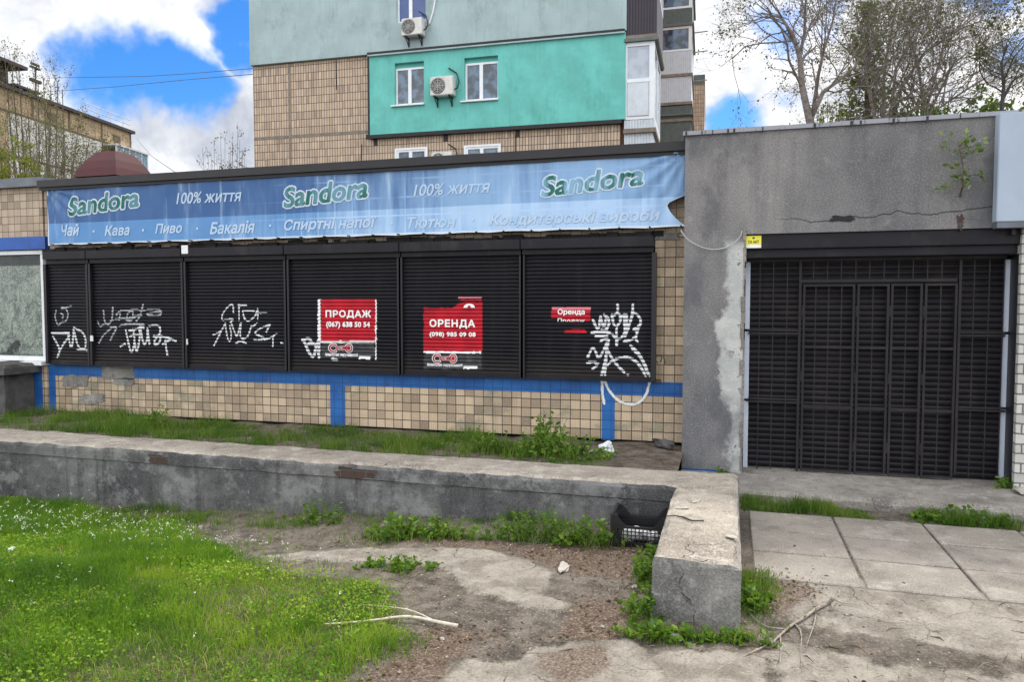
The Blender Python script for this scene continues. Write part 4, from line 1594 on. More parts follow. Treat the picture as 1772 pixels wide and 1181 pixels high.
# pale flashing with tar drips along the top
n = NB('tarred_flashing')
p = n.pos()
v = n.scl(p, 16, 1, 3)
c = n.mix(n.step(n.noise(1.0, v, 4, .7), .57, .68), (.27, .28, .32), (.06, .06, .068))
M['flash'] = n.done(c, .6)
m = MB()
r2 = random.Random(9)
x = gx0 - .02
while x < GXR:
    w = r2.uniform(.25, .5)
    m.box(x, x + w - .002, YG - .025, YG + .36, zgt + .001, zgt + .036 + r2.uniform(0, .006))
    x += w
m.build('flashing', M['flash'], gate)
m = MB()
x = gx0
while x < GXR:
    w = r2.uniform(.012, .04)
    if r2.random() < .4:
        m.box(x, x + w * .6, YG - .029, YG - .02, zgt + .004 - r2.uniform(0, .025), zgt + .034)
    x += w + r2.uniform(.02, .13)
m.build('tar_drip', M['roof_edge'], gate)
boxes('blue_strip', M['blue'], gate, [(gx0 + .005, P(1250, 820, YG)[0], YG - .006, YG + .01, .14, PZ(1210, 812, YG))])
# broken hole in the lintel, its shaded depth painted as a dark patch
m = MB()
m.prism(blob(1440, 1478, 373, 384, YG, 31, rnd=.5), YG - .006, YG + .02)
m.build('hole', M['plinth'], gate)
m = MB()
m.prism(blob(1655, 1668, 372, 394, YG, 33, rnd=.7), YG - .006, YG + .02)
m.build('exposed_brick', M['brick_red'], gate)
# broken edge of the jamb
m = MB()
z = .2
while z < oz1 - .05:
    h = r2.uniform(.04, .16)
    m.box(ox0 - r2.uniform(.0, .03), ox0 + r2.uniform(.004, .016), YG - r2.uniform(.002, .012), YG + .30, z, z + h - .003)
    z += h
m.build('jamb_edge', M['porch'], gate)

# roller curtain and grille
GP = [(0., .012), (.10, .012), (.16, .0), (.40, -.010), (.72, -.012), (.92, -.006), (1., .012)]
zg0 = PZ_ + .03
zg1 = PZ(1500, 447, YT)
M['gate_slat'] = plain('brownish_slat_paint', (.014, .0125, .016), .45, .25, 0., .22, 3., (.035, .03, .028), .6)
cur = curtain('gate_shutter', M['gate_slat'], gate, ox0 - .02, ox1 + .02, YT + .08, zg0, zg1 + .1, .054, GP)
YX = YG + .03
zb0 = PZ(1500, 441, YX)
m = MB()
m.box(ox0 + .012, ox1 - .004, YX, YT + .04, zb0 + .07, oz1 - .004)
m.box(ox0 + .014, ox1 - .006, YX + .05, YT + .04, zb0 - .01, zb0 + .068)
m.build('shutter_box', M['shutter_box'], cur, bevel=.005)
M['grille'] = plain('grille_paint', (.018, .0165, .020), .5, .2, spec=.22, dirt=(.06, .048, .042), dirtamt=.4)
gr = MB()
gl, gr_ = P(1297, 640, YT)[0], P(1736, 640, YT)[0]
T = .026


def vbar(mb, px, y0_, y1_, t=T, dep=.028, Y=YT):
    xa = P(px, (y0_ + y1_) / 2, Y)[0]
    mb.box(xa - t / 2, xa + t / 2, Y - dep / 2, Y + dep / 2, PZ(px, y1_, Y), PZ(px, y0_, Y))


def hbar(mb, xa, xb, pxm, py, t=T, dep=.026, Y=YT):
    z = PZ(pxm, py, Y)
    mb.box(P(xa, py, Y)[0], P(xb, py, Y)[0], Y - dep / 2, Y + dep / 2, z - t / 2, z + t / 2)


hbar(gr, 1293, 1742, 1500, 448, .03, .024)
for px in (1382, 1657):
    vbar(gr, px, 450, 822, .022, .03)
for py in (572, 577, 691, 696):
    hbar(gr, 1295, 1381, 1340, py, .016)
for py in (576, 581, 706, 711):
    hbar(gr, 1658, 1739, 1700, py, .016)
hbar(gr, 1383, 1656, 1500, 486, .026)
bars = MB()
for px in (1313, 1336, 1360, 1408, 1432, 1456, 1481, 1505, 1530, 1555, 1580, 1605, 1630, 1681, 1707, 1732):
    side = px < 1382 or px > 1657
    vbar(bars, px, 450, 812 if px < 1500 else 828, .009, .012) if side else vbar(bars, px, 450, 486, .009, .012)
for py in range(458, 490, 9):
    pass
g = gr.build('grille', M['grille'], gate)
bars.build('bar', M['grille'], g)
for (xa, xb, nb_) in ((1387, 1476, 4), (1480, 1535, 2), (1538, 1592, 2), (1596, 1652, 2)):
    lf = MB()
    yb_ = PZ(1500, 818, YT) - .01
    zt2 = PZ(1500, 492, YT)
    x0, x1 = P(xa, 650, YT)[0], P(xb, 650, YT)[0]
    w = .019
    ya, yb2 = YT - .022, YT + .012
    lf.box(x0, x0 + w, ya, yb2, yb_, zt2)
    lf.box(x1 - w, x1, ya, yb2, yb_, zt2)
    lf.box(x0 + w, x1 - w, ya, yb2, zt2 - w, zt2)
    lf.box(x0 + w, x1 - w, ya, yb2, yb_, yb_ + w)
    zm1, zm2 = PZ(1500, 602, YT), PZ(1500, 707, YT)
    for zm in (zm1, zm2):
        lf.box(x0 + w, x1 - w, ya + .004, yb2, zm - .012, zm + .012)
    o = lf.build('gate_leaf', M['grille'], gate)
    bm_ = MB()
    for k in range(1, nb_):
        xk = x0 + (x1 - x0) * k / nb_
        bm_.box(xk - .0045, xk + .0045, YT - .008, YT + .004, yb_ + w, zt2 - w)
    bm_.build('bar', M['grille'], o)
    hg = MB()
    for zz in (yb_ + .25, (zm1 + zm2) / 2, zt2 - .25):
        hg.tube([(x0 - .006, YT - .02, zz - .05), (x0 - .006, YT - .02, zz + .05)], .008, 6)
    hg.build('hinge', M['grille'], o)
# white door frame seen at both sides
M['jamb_white'] = plain('white_door_frame', (.50, .56, .68), .35, .06)
m = MB()
for (xa, xb, cuts) in ((1288, 1296, (447, 572, 693, 812)), (1736, 1750, (447, 577, 708, 832))):
    for a, b in zip(cuts[:-1], cuts[1:]):
        x0, x1 = P(xa, 640, YT)[0], P(xb, 640, YT)[0]
        m.box(x0, x1, YT + .02, YT + .07, PZ((xa + xb) / 2, b, YT) + .012, PZ((xa + xb) / 2, a, YT) - .012)
m.build('door_frame', M['jamb_white'], gate)
boxes('guide_rail', M['guide'], gate, [(P(1752, 640, YT)[0], ox1 - .002, YG + .05, YT + .08, PZ_ + .03, zb0 - .012)])
# yellow security sticker
sx_, sz_ = P(1304, 418.5, YX)
st = thing('warning_sticker', 'small yellow and white sticker on the gate shutter box', 'sticker', (sx_, YX, sz_ - .06))
m = MB()
m.box(sx_ - .068, sx_ + .068, YX - .004, YX - .001, sz_ - .026, sz_ + .055)
m.build('sheet', M['yellow'], st)
boxes('white_foot', M['white_vinyl'], st, [(sx_ - .068, sx_ + .068, YX - .004, YX - .001, sz_ - .058, sz_ - .027)])
place_text('lettering', 'ОХ АНТ', M['ink'], st, sx_ - .048, sx_ + .048, sz_ - .016, sz_ + .012, YX - .006, bold=.03)
m = MB()
m.prism([(sx_ + .012 * math.cos(a * PI / 4), sz_ + .034 + .010 * math.sin(a * PI / 4)) for a in range(8)], YX - .006, YX - .0035)
m.build('emblem', M['ink'], st)
# loose wire hanging on the pillar
wx = [(1178, 398), (1186, 412), (1205, 425), (1230, 433), (1255, 430), (1272, 420), (1282, 409), (1284, 399)]
m = MB()
pts = [(P(a, b, YG - .03)[0], YG - .03, P(a, b, YG - .03)[1]) for a, b in smooth_stroke(wx)]
m.tube(pts, .006, 5)
tag(m.build('wire', M['pale_wire'], origin=pts[8]), 'slack grey wire looped across the head of the grey pillar', 'wire')
# pale sign panel at the right
sgx0 = P(1727, 290, YG - .14)[0]
sgz1, sgz0 = PZ(1727, 195, YG - .14), PZ(1727, 384, YG - .14)
sg = thing('sign_panel', 'blank pale grey sign box fixed high on the grey wall', 'sign', (sgx0 + 1.2, YG - .07, sgz0))
M['sign'] = plain('pale_sign', (.33, .40, .50), .4, .06, scale=1.2, dirt=(.28, .32, .38), dirtamt=.5)
boxes('panel', M['sign'], sg, [(sgx0, sgx0 + 2.4, YG - .14, YG - .03, sgz0, sgz1)], bevel=.006)
boxes('lower_edge', M['edge_grey'], sg, [(sgx0 + .01, sgx0 + 2.39, YG - .13, YG - .03, sgz0 - .05, sgz0 - .002)])
m = MB()
for k in range(4):
    m.box(sgx0 + .15 + k * .65, sgx0 + .18 + k * .65, YG - .028, YG + .0, sgz0 - .1, sgz0 + .06)
m.build('bracket', M['guide'], sg)

# ------------------------------------------------------------------ apartment tower
t0 = dirpt(710, 528, 25.6)
TP = Plane((t0.x, t0.y, 0), R(1.8))
tw = thing('apartment_tower', 'tall panel apartment block with turquoise insulated flat and glazed balconies', 'apartment block', tuple(TP.o), TP.ang)
M['t_tile'] = tiles('tower_tile', .10, .27, (.54, .42, .31), (.41, .315, .235), (.085, .07, .058), .011, obj=True, stain=(.27, .20, .155), ribs=False, big=None)
M['t_grey'] = plain('blue_grey_render', (.33, .43, .45), .85, .10, obj=True, scale=1.1, dirt=(.185, .235, .235), dirtamt=.6, bump=.25, streak=.28)
M['t_teal'] = plain('turquoise_render', (.13, .46, .42), .8, .12, obj=True, scale=1.3, dirt=(.075, .33, .29), dirtamt=.6, bump=.3, streak=.35)
M['t_black'] = plain('tar', (.014, .014, .018), .6, .2, obj=True)
M['t_joint'] = plain('panel_joint', (.20, .175, .145), .9, .2, obj=True)
M['t_brick'] = brick_mat('tower_brick', (.40, .17, .10), (.32, .14, .085), (.22, .14, .10), .25, .085, obj=True)
M['t_white'] = plain('white_balcony', (.55, .60, .66), .5, .06, obj=True, dirt=(.36, .40, .43), dirtamt=.4)
M['t_white2'] = plain('white_upvc', (.70, .74, .78), .4, .04, obj=True)
M['t_brown'] = plain('brown_cladding', (.035, .028, .042), .5, .12, obj=True)
M['t_slate'] = plain('slate_panel', (.10, .125, .12), .6, .15, obj=True)
M['t_glass'] = glass_mat('dark_glass', (.035, .05, .065), .05, (.10, .16, .24))
M['t_bluefilm'] = glass_mat('blue_film_glass', (.015, .05, .20), .12, (.02, .065, .24))
M['t_curtain'] = glass_mat('pale_glass', (.30, .35, .42), .12, (.38, .42, .50))
tl = TP.at(438, 150)[0]
tr = TP.at(1081, 150)[0]
zgi = TP.at(640, 96)[1]       # lower edge of grey insulation
TZ = 24.0
TD = 24.0
tw_win = []
z_low = 2.6
# body
boxes('wall', M['t_tile'], tw, [(tl, tr - .12, 0, TD, -1.0, zgi - .02)], world=False)
boxes('upper_wall', M['t_tile'], tw, [(tl + .06, tr - .12, .06, TD, zgi - .02, TZ)], world=False)
boxes('side_wall', M['t_brick'], tw, [(tr - .118, tr, .2, TD, -1.0, TZ)], world=False)
boxes('roof', M['roof_felt'], tw, [(tl - .1, tr + .1, -.1, TD + .1, TZ + .002, TZ + .3)], world=False)
# vertical and horizontal panel joints on the tiled part
m = MB()
jx = TP.at(501, 180)[0]
jz = TP.at(500, 237)[1]
tx0, tx1 = TP.at(643, 160)[0], TP.at(1083, 140)[0]
tz1, tz0 = TP.at(700, 92)[1], TP.at(700, 232)[1]
m.box(jx - .04, jx + .04, -.012, .02, -1, zgi - .04)
m.box(tl + .01, jx - .042, -.012, .02, jz - .045, jz + .045)
m.box(jx + .042, tx0 - .12, -.012, .02, jz - .045, jz + .045)
m.build('panel_joint', M['t_joint'], tw, world=False)
m = MB()
for (a, y0_, y1_) in ((582, 105, 155), (626, 250, 300), (892, 232, 300)):
    x = TP.at(a, (y0_ + y1_) / 2)[0]
    m.box(x - .014, x + .014, -.014, .01, TP.at(a, y1_)[1], TP.at(a, y0_)[1])
m.build('tar_line', M['t_black'], tw, world=False)
# insulated render panels, with openings for the windows
wins = []     # (x0,x1,z0,z1)
for (a, b, c, d) in ((686, 737, 112, 184), (806, 864, 103, 176)):
    x0, z1 = TP.at(a, c)
    x1, z0 = TP.at(b, d)
    wins.append((x0, x1, z0, z1))


def wall_with_holes(mb, x0, x1, z0, z1, y0, y1, holes):
    xs_ = sorted(set([x0, x1] + [h[0] for h in holes] + [h[1] for h in holes]))
    cells = []
    for a, b in zip(xs_[:-1], xs_[1:]):
        hs = sorted([h for h in holes if h[0] <= a + 1e-6 and h[1] >= b - 1e-6], key=lambda h: h[2])
        z = z0
        for h in hs:
            if h[2] > z: mb.box(a, b, y0, y1, z, h[2])
            z = h[3]
        if z < z1: mb.box(a, b, y0, y1, z, z1)


m = MB()
wall_with_holes(m, tx0, tx1, tz0, tz1 - .03, -.16, -.002, wins)
m.build('turquoise_panel', M['t_teal'], tw, world=False)
ux0, uz0 = TP.at(689, 42)
ux1, _ = TP.at(739, 36)
uw = (ux0, ux1, uz0, uz0 + 1.45)
uws = [uw, (uw[0] + 2.45, uw[1] + 2.45, uw[2] + 2.8, uw[3] + 2.8), (uw[0], uw[1], uw[2] + 2.8, uw[3] + 2.8), (uw[0] + 2.45, uw[1] + 2.45, uw[2] + 5.6, uw[3] + 5.6), (uw[0], uw[1], uw[2] + 5.6, uw[3] + 5.6)]
m = MB()
wall_with_holes(m, tl - .03, tx1 + .02, zgi, TZ - .1, -.13, .058, uws)
m.build('grey_panel', M['t_grey'], tw, world=False)
# tarred edges of the turquoise panel
m = MB()
m.box(tx0 - .05, tx1 - .1, -.19, -.002, tz0 - .12, tz0 - .003)
m.box(tx0 - .07, tx0 - .003, -.17, -.002, tz0 - .003, tz1)
m.box(tx0 - .05, tx1 - .02, -.24, -.02, tz1 - .028, tz1 + .055)
m.box(tx0 - .22, tx0 - .08, -.03, -.002, tz0 - .10, tz0 + .06)
for a in (650, 771, 896):
    x = TP.at(a, 235)[0]
    m.box(x - .07, x + .07, -.03, -.002, tz0 - .32, tz0 - .123)
m.build('tarred_edge', M['t_black'], tw, world=False)
boxes('flashing', M['t_grey'], tw, [(tx0 - .03, tx1 - .02, -.25, -.165, tz1 - .075, tz1 - .030)], world=False)


def tower_window(x0, x1, z0, z1, y, split=.48, glass=('t_glass', 't_glass'), casing=False, sill=True):
    w = .065
    m = MB()
    m.box(x0, x0 + w, y - .03, y + .05, z0, z1)
    m.box(x1 - w * .6, x1, y - .03, y + .05, z0, z1)
    m.box(x0 + w, x1 - w * .6, y - .03, y + .05, z0, z0 + w)
    m.box(x0 + w, x1 - w * .6, y - .03, y + .05, z1 - w, z1)
    xm = x0 + (x1 - x0) * split
    m.box(xm - .06, xm + .06, y - .035, y + .05, z0 + w, z1 - w)
    f = m.build('window', M['t_white2'], tw, world=False)
    for (a, b, g_) in ((x0 + w, xm - .06, glass[0]), (xm + .06, x1 - w * .6, glass[1])):
        boxes('pane', M[g_], f, [(a, b, y + .0, y + .02, z0 + w, z1 - w)], world=False)
    if sill:
        boxes('sill', M['t_white2'], f, [(x0 - .12, x1 + .02, y - .22, y - .035, z0 - .05, z0 - .006)], world=False)
    if casing:
        m = MB()
        c = .07
        m.box(x0 - c, x0 - .002, y - .05, y + .05, z0 - .2, z1 + c)
        m.box(x1 + .002, x1 + c, y - .05, y + .05, z0 - .2, z1 + c)
        m.box(x0 - .002, x1 + .002, y - .05, y + .05, z1 + .002, z1 + c)
        m.build('casing', M['t_white2'], f, world=False)
    return f


for w_ in wins:
    f = tower_window(w_[0] + .004, w_[1] - .004, w_[2] + .06, w_[3] - .16, .0 - .03)
    boxes('reveal', M['t_teal'], f, [(w_[0], w_[1], -.02, -.003, w_[3] - .155, w_[3])], world=False)
    f2 = tower_window(w_[0] + .02, w_[1], w_[2] - 2.78, w_[3] - 2.92, -.03, casing=True)
for i, w_ in enumerate(uws):
    tower_window(w_[0], w_[1], w_[2], w_[3], .0, .45, ('t_bluefilm', 't_bluefilm') if i == 0 else ('t_glass', 't_glass'), sill=False)
# downpipes, corner pieces
bz = lambda px, py, dep=0.0: TP.at(px, py, dep)


def ribbed(mb, x0, x1, y, z0, z1, pitch=.09, dep=.02):
    """profiled sheet facing the viewer"""
    x = x0
    while x < x1 - 1e-6:
        b = min(x + pitch, x1)
        mb.face([(x, y, z0), (x + (b - x) * .45, y, z0), (x + (b - x) * .45, y, z1), (x, y, z1)])
        mb.face([(x + (b - x) * .45, y, z0), (x + (b - x) * .6, y + dep, z0), (x + (b - x) * .6, y + dep, z1), (x + (b - x) * .45, y, z1)])
        mb.face([(x + (b - x) * .6, y + dep, z0), (b - .02 * 0, y + dep, z0), (b, y + dep, z1), (x + (b - x) * .6, y + dep, z1)])
        x = b


def balcony(label, x0, x1, y0, y1, z0, zp, z1, pmat, gmat, glazed=True, gl='t_curtain', roof=True):
    """enclosed balcony fixed to the side wall: parapet of profiled sheet, window band, slab"""
    m = MB()
    m.box(x0, x1, y0 + .03, y1, z0, zp)
    ribbed(m, x0, x1, y0, z0 + .01, zp - .01)
    b = m.build('balcony', M[pmat], tw, world=False)
    tag(b, label)
    boxes('slab', M['t_joint'], b, [(x0 - .02, x1 + .06, y0 - .05, y1 + .03, z0 - .14, z0 - .004)], world=False)
    if glazed:
        m = MB()
        fw = .09
        m.box(x0, x0 + fw, y0, y0 + .06, zp + .004, z1)
        m.box(x1 - .16, x1, y0, y0 + .16, zp + .004, z1)
        m.box(x0 + fw, x1 - .16, y0, y0 + .06, zp + .004, zp + .1)
        m.box(x0 + fw, x1 - .16, y0, y0 + .06, z1 - .12, z1)
        m.box(x1 - .06, x1, y1 - .09, y1, zp + .004, z1)
        m.box(x1 - .06, x1, y0 + .16, y1 - .09, zp + .004, zp + .1)
        m.box(x1 - .06, x1, y0 + .16, y1 - .09, z1 - .12, z1)
        ym = (y0 + y1) / 2
        m.box(x1 - .06, x1, ym - .06, ym + .06, zp + .1, z1 - .12)
        f = m.build('glazing_frame', M[gmat], b, world=False)
        boxes('pane', M[gl], b, [(x0 + fw, x1 - .16, y0 + .03, y0 + .04, zp + .1, z1 - .12), (x1 - .04, x1 - .03, y0 + .16, y1 - .09, zp + .1, z1 - .12)], world=False)
    if roof:
        boxes('balcony_roof', M['t_slate'], b, [(x0 - .01, x1 + .1, y0 - .1, y1 + .05, z1 + .004, z1 + .10)], world=False)
    return b


bx_0 = tr + .004
bxr = TP.at(1136, 150)[0]
z_a = TP.at(1110, 250)[1]
z_b = TP.at(1110, 213)[1]
z_c = TP.at(1110, 74)[1]
m = MB()
# the white glazed balcony beside the turquoise flat, its tall front in two lights
zmid = TP.at(1110, 141)[1]
balcony('white balcony of ribbed sheet below the glazed one', bx_0, bxr - .1, -.05, 2.9, -1., z_b - .3, z_b - .29, 't_white', 't_white2', glazed=False, roof=False)
b1 = balcony('tall white glazed balcony beside the turquoise wall', bx_0, bxr - .06, -.1, 3.0, z_b - .18, z_b + .1, z_c, 't_white', 't_white2', gl='t_curtain')
boxes('panel', M['t_white'], b1, [(bx_0 + .1, bxr - .23, -.13, -.075, z_b + .21, zmid - .05)], world=False)
boxes('transom', M['t_white2'], b1, [(bx_0 + .09, bxr - .22, -.14, -.06, zmid - .048, zmid + .06)], world=False)
zt_ = TP.at(1110, 62)[1]
balcony('dark brown ribbed balcony above the white one', bx_0, bxr, -.1, 3.1, zt_, zt_ + 1.6, zt_ + 2.7, 't_brown', 't_white2', gl='t_glass')
balcony('upper white ribbed balcony', bx_0, bxr, -.1, 3.1, zt_ + 2.85, zt_ + 3.9, zt_ + 5.4, 't_white', 't_white2', gl='t_glass')
# downpipe down the side wall
m = MB()
ypp = 6.0
m.tube([(tr + .32, ypp, -1), (tr + .32, ypp, TZ)], .14, 8)
m.build('downpipe', M['t_brown'], tw, world=False)
m = MB()
m.box(tr, tr + .35, 3.4, 5.2, TP.at(1140, 134, 4)[1], TP.at(1140, 126, 4)[1])
m.build('ledge', M['t_black'], tw, world=False)
# second stack of balconies at the far end of the side wall
vy = 14.2
cx0, cx1 = bx_0, TP.at(1197, 100, vy)[0]
zz = lambda py: TP.at(1180, py, vy)[1]
spec = [('slate', 250, 212, 200, 't_slate', 't_slate', 't_glass'), ('grey', 205, 182, 178, 't_slate', 't_white', 't_glass'), ('white', 176, 128, 127, 't_white', 't_white', 't_glass'),
        ('ribbed grey', 127, 88, 45, 't_white', 't_white2', 't_glass'), ('grey', 40, 14, -22, 't_slate', 't_white2', 't_glass'), ('dark', -28, -60, -100, 't_white', 't_white2', 't_glass')]
ordn = ['lowest', 'second', 'third', 'fourth', 'fifth', 'sixth']
for i, (nm, a, b, c, pm, gm, gl) in enumerate(spec):
    balcony('%s balcony of the far stack, %s from the bottom' % (nm, ordn[i]), cx0, cx1, vy, vy + 4.5, zz(a), zz(b), zz(c), pm, gm, glazed=(b - c) > 8, gl=gl, roof=(b - c) > 8)
m = MB()
for py in (40, 75, 127):
    z = zz(py)
    m.tube([(cx1, vy + 1.5, z), (cx1 + .75, vy + 1.5, z + .03)], .03, 5)
m.build('clothes_pole', M['t_joint'], tw, world=False)
# rear wing
rx1 = TP.at(1219, 180, 26)[0]
boxes('rear_wing', M['t_tile'], tw, [(tr - .3, rx1, 24.2, 34, -1, TP.at(1210, 160, 26)[1])], world=False)
boxes('rear_wing_parapet', M['t_slate'], tw, [(tr - .3, rx1 + .03, 24.17, 34, TP.at(1210, 160, 26)[1] + .004, TP.at(1210, 144, 26)[1])], world=False)


# ------------------------------------------------------------------ air conditioners
def make_ac(label, wide, tall, rz):
    t = thing('air_conditioner', label, 'air conditioner', (0, 0, 0), rz, 'outdoor air conditioner units on the tower')
    m = MB()
    m.box(-wide / 2, wide / 2, -.34, -.04, 0, tall)
    m.build('casing', M['ac_white'], t, world=False, bevel=.02)
    cx = -wide * .16
    m = MB()
    m.prism([(cx + tall * .43 * math.cos(a * PI / 14), tall / 2 + tall * .43 * math.sin(a * PI / 14)) for a in range(28)], -.35, -.335)
    f = m.build('fan_grille', M['ac_dark'], t, world=False)
    m = MB()
    for rr in (.12, .21, .30, .39):
        pts = [(cx + tall * rr * math.cos(a * PI / 12), -.355, tall / 2 + tall * rr * math.sin(a * PI / 12)) for a in range(25)]
        m.tube(pts, .006, 4, False)
    for k in range(8):
        a = k * PI / 4
        m.tube([(cx, -.356, tall / 2), (cx + tall * .42 * math.cos(a), -.356, tall / 2 + tall * .42 * math.sin(a))], .005, 4)
    m.build('grille_wire', M['ac_white'], f, world=False)
    m = MB()
    for x in (-wide * .32, wide * .32):
        m.box(x - .02, x + .02, -.36, .0, -.045, -.002)
        m.box(x - .02, x + .02, -.03, .0, -.28, -.046)
        m.tube([(x, -.33, -.045), (x, -.02, -.25)], .014, 5)
    m.build('bracket', M['t_black'], t, world=False)
    m = MB()
    m.tube([(wide / 2 + .004, -.2, tall * .3), (wide / 2 + .10, -.2, tall * .38), (wide / 2 + .13, -.12, tall * .75), (wide / 2 + .02, -.05, tall * 1.25), (wide * .18, -.03, tall * 1.55)], .022, 6)
    m.build('pipe', M['rubber'], t, world=False)
    return t


M['ac_white'] = plain('ac_casing', (.60, .60, .58), .5, .06, obj=True, dirt=(.36, .34, .31), dirtamt=.5)
M['ac_dark'] = plain('ac_grille', (.035, .035, .04), .6, .2, obj=True)


def tower_pt(px, py, dep=0.):
    u, z = TP.at(px, py, dep)
    q = TP.o + TP.u * u + TP.n * dep
    return (q.x, q.y, z)


a = make_ac('clean white air conditioner under the blue filmed window', .74, .56, TP.ang)
a.location = tower_pt(719, 66, -.13)
b = copy_tree(a)
b['label'] = 'weathered air conditioner between the two turquoise wall windows'
b.location = tower_pt(770, 169, -.16)
b.scale = (1.08, 1, 1.1)
b = copy_tree(a)
b['label'] = 'air conditioner whose top just shows over the black roof edge'
b.location = tower_pt(770, 295, -.02)
m = MB()
pts = [tower_pt(px, py, -.16) for px, py in ((738, 44), (743, 40), (749, 22), (755, -10), (762, -60))]
m.tube(pts, .028, 6)
tag(m.build('drain_hose', M['t_white2'], origin=pts[0]), 'pale hose running up the grey wall from the upper air conditioner', 'hose')

# ------------------------------------------------------------------ far apartment block at the left
f0 = dirpt(234, 528, 60)
FP = Plane((f0.x, f0.y, 0), R(99.2))
fb = thing('apartment_block', 'distant five storey tan apartment block receding behind bare trees', 'apartment block', tuple(FP.o), FP.ang)
M['f_tan'] = tiles('far_tile', .35, .35, (.42, .32, .20), (.36, .275, .175), (.22, .17, .11), .02, obj=True, stain=(.26, .20, .13), ribs=False)
M['f_joint'] = plain('far_joint', (.12, .09, .065), .9, .2, obj=True)
M['f_white'] = plain('far_white', (.52, .53, .52), .7, .10, obj=True, dirt=(.34, .34, .33), dirtamt=.5)
M['f_glass'] = glass_mat('far_glass', (.06, .13, .20), .08, (.14, .26, .36))
M['f_roof'] = plain('far_roof', (.04, .038, .04), .8, .2, obj=True)
zr = FP.at(228, 232)[1]
LEN = 46
boxes('wall', M['f_tan'], fb, [(-LEN, 0, 0, 12, -1, zr)], world=False)
boxes('roof', M['f_roof'], fb, [(-LEN - .2, .2, -.25, 12.2, zr + .002, zr + .22)], world=False)
m = MB()
for k in range(0, 14):
    m.box(-.2 - k * 3.4, -.02 - k * 3.4, -.03, .01, -1, zr)
zj = zr - 1.35
for k in range(5):
    m.box(-LEN, -.21, -.035, .01, zj - 2.8 * k - .07, zj - 2.8 * k + .07)
m.build('panel_joint', M['f_joint'], fb, world=False)


def far_window(u0, u1, z0, z1, mid=True):
    m = MB()
    w = .07
    m.box(u0, u0 + w, -.05, .03, z0, z1)
    m.box(u1 - w, u1, -.05, .03, z0, z1)
    m.box(u0 + w, u1 - w, -.05, .03, z0, z0 + w)
    m.box(u0 + w, u1 - w, -.05, .03, z1 - w, z1)
    um = u0 + (u1 - u0) * .5
    m.box(um - .04, um + .04, -.05, .03, z0 + w, z1 - w)
    f = m.build('window', M['f_white'], fb, world=False)
    boxes('pane', M['f_glass'], f, [(u0 + w, um - .04, -.01, 0.006, z0 + w, z1 - w), (um + .04, u1 - w, -.01, 0.006, z0 + w, z1 - w)], world=False)


for fl in range(3):
    for k in range(9):
        if k == 0: continue
        u = -1.9 - k * 4.0
        z = zj - 2.15 - fl * 2.8
        far_window(u - .7, u + .7, z, z + 1.45)
# attic vents and white flats with a glazed balcony near the right end
m = MB()
for k in range(6):
    m.box(-2.2 - k * 6.8, -1.4 - k * 6.8, -.06, .02, zr - 1.05, zr - .55)
m.build('attic_vent', M['f_joint'], fb, world=False)
m = MB()
for fl in range(3):
    zb_ = zj - 2.8 * fl - .1
    m.box(-12.4, -3.6, -.04, .02, zb_ - 2.62, zb_ - .02)
m.build('white_render', M['f_white'], fb, world=False)
for fl in range(4):
    zb_ = zj - 2.8 * fl - .15
    m = MB()
    m.box(-3.4, .5, -1.1, -.04, zb_ - 2.65, zb_ - 1.5)
    b = m.build('balcony', M['f_white'], fb, world=False)
    m = MB()
    for k in range(6):
        m.box(-3.4 + k * .76, -3.3 + k * .76, -1.1, -1.0, zb_ - 1.496, zb_ - .15)
    m.box(-3.45, .55, -1.15, -.04, zb_ - .146, zb_ - .02)
    m.build('glazing_frame', M['f_white'], b, world=False)
    boxes('pane', M['f_glass'], b, [(-3.3, .45, -1.06, -1.04, zb_ - 1.49, zb_ - .15), (.40, .42, -1.0, -.06, zb_ - 1.49, zb_ - .15)], world=False)
for fl in range(3):
    z = zj - 2.15 - fl * 2.8
    far_window(-5.6, -4.2, z, z + 1.45)
# penthouse and lift room on the roof, rail, mast
u1, zt1 = FP.at(62, 150)
u0 = FP.at(-40, 150)[0]
m = MB()
ua, ub = FP.at(-60, 150)[0], FP.at(62, 165)[0]
m.box(ua, ub, 2, 7, zr + .22, zr + 2.2)
b = m.build('roof_room', M['f_roof'], fb, world=False)
boxes('canopy', M['f_roof'], b, [(ua - .4, ub + .8, 1.2, 7.5, zr + 2.2, zr + 2.42)], world=False)
ua, ub = FP.at(72, 190)[0], FP.at(96, 190)[0]
m = MB()
m.box(ua, ub, 2, 4.5, zr + .22, zr + 1.0)
b = m.build('roof_hatch', M['f_roof'], fb, world=False)
boxes('canopy', M['f_roof'], b, [(ua - .5, ub + .5, 1.5, 5, zr + 1.0, zr + 1.15)], world=False)
m = MB()
ua = FP.at(146, 195)[0]
for zz_ in (zr + .7, zr + 1.1):
    m.tube([(ua, .1, zz_), (.1, .1, zz_)], .03, 4)
u = ua
while u < .2:
    m.tube([(u, .1, zr + .2), (u, .1, zr + 1.1)], .025, 4)
    u += 1.5
m.build('roof_rail', M['f_white'], fb, world=False)
m = MB()
um, zm = FP.at(62, 160)
um = FP.at(62, 160, 4)[0]
zt_ = FP.at(62, 118, 4)[1]
m.tube([(um, 4, zr), (um, 4, zt_)], .05, 5)
for dz, w in ((0, .45), (.25, .35), (-.9, .5), (-1.0, .5)):
    m.box(um - w, um + w, 3.9, 4.1, zt_ + dz * 1 - .06, zt_ + dz + .06)
m.tube([(um, 4, zt_ - 1), (um + .3, 4.2, zt_ - .2), (um + .4, 4.2, zt_ + .3)], .04, 5)
m.build('antenna_mast', M['f_roof'], fb, world=False)

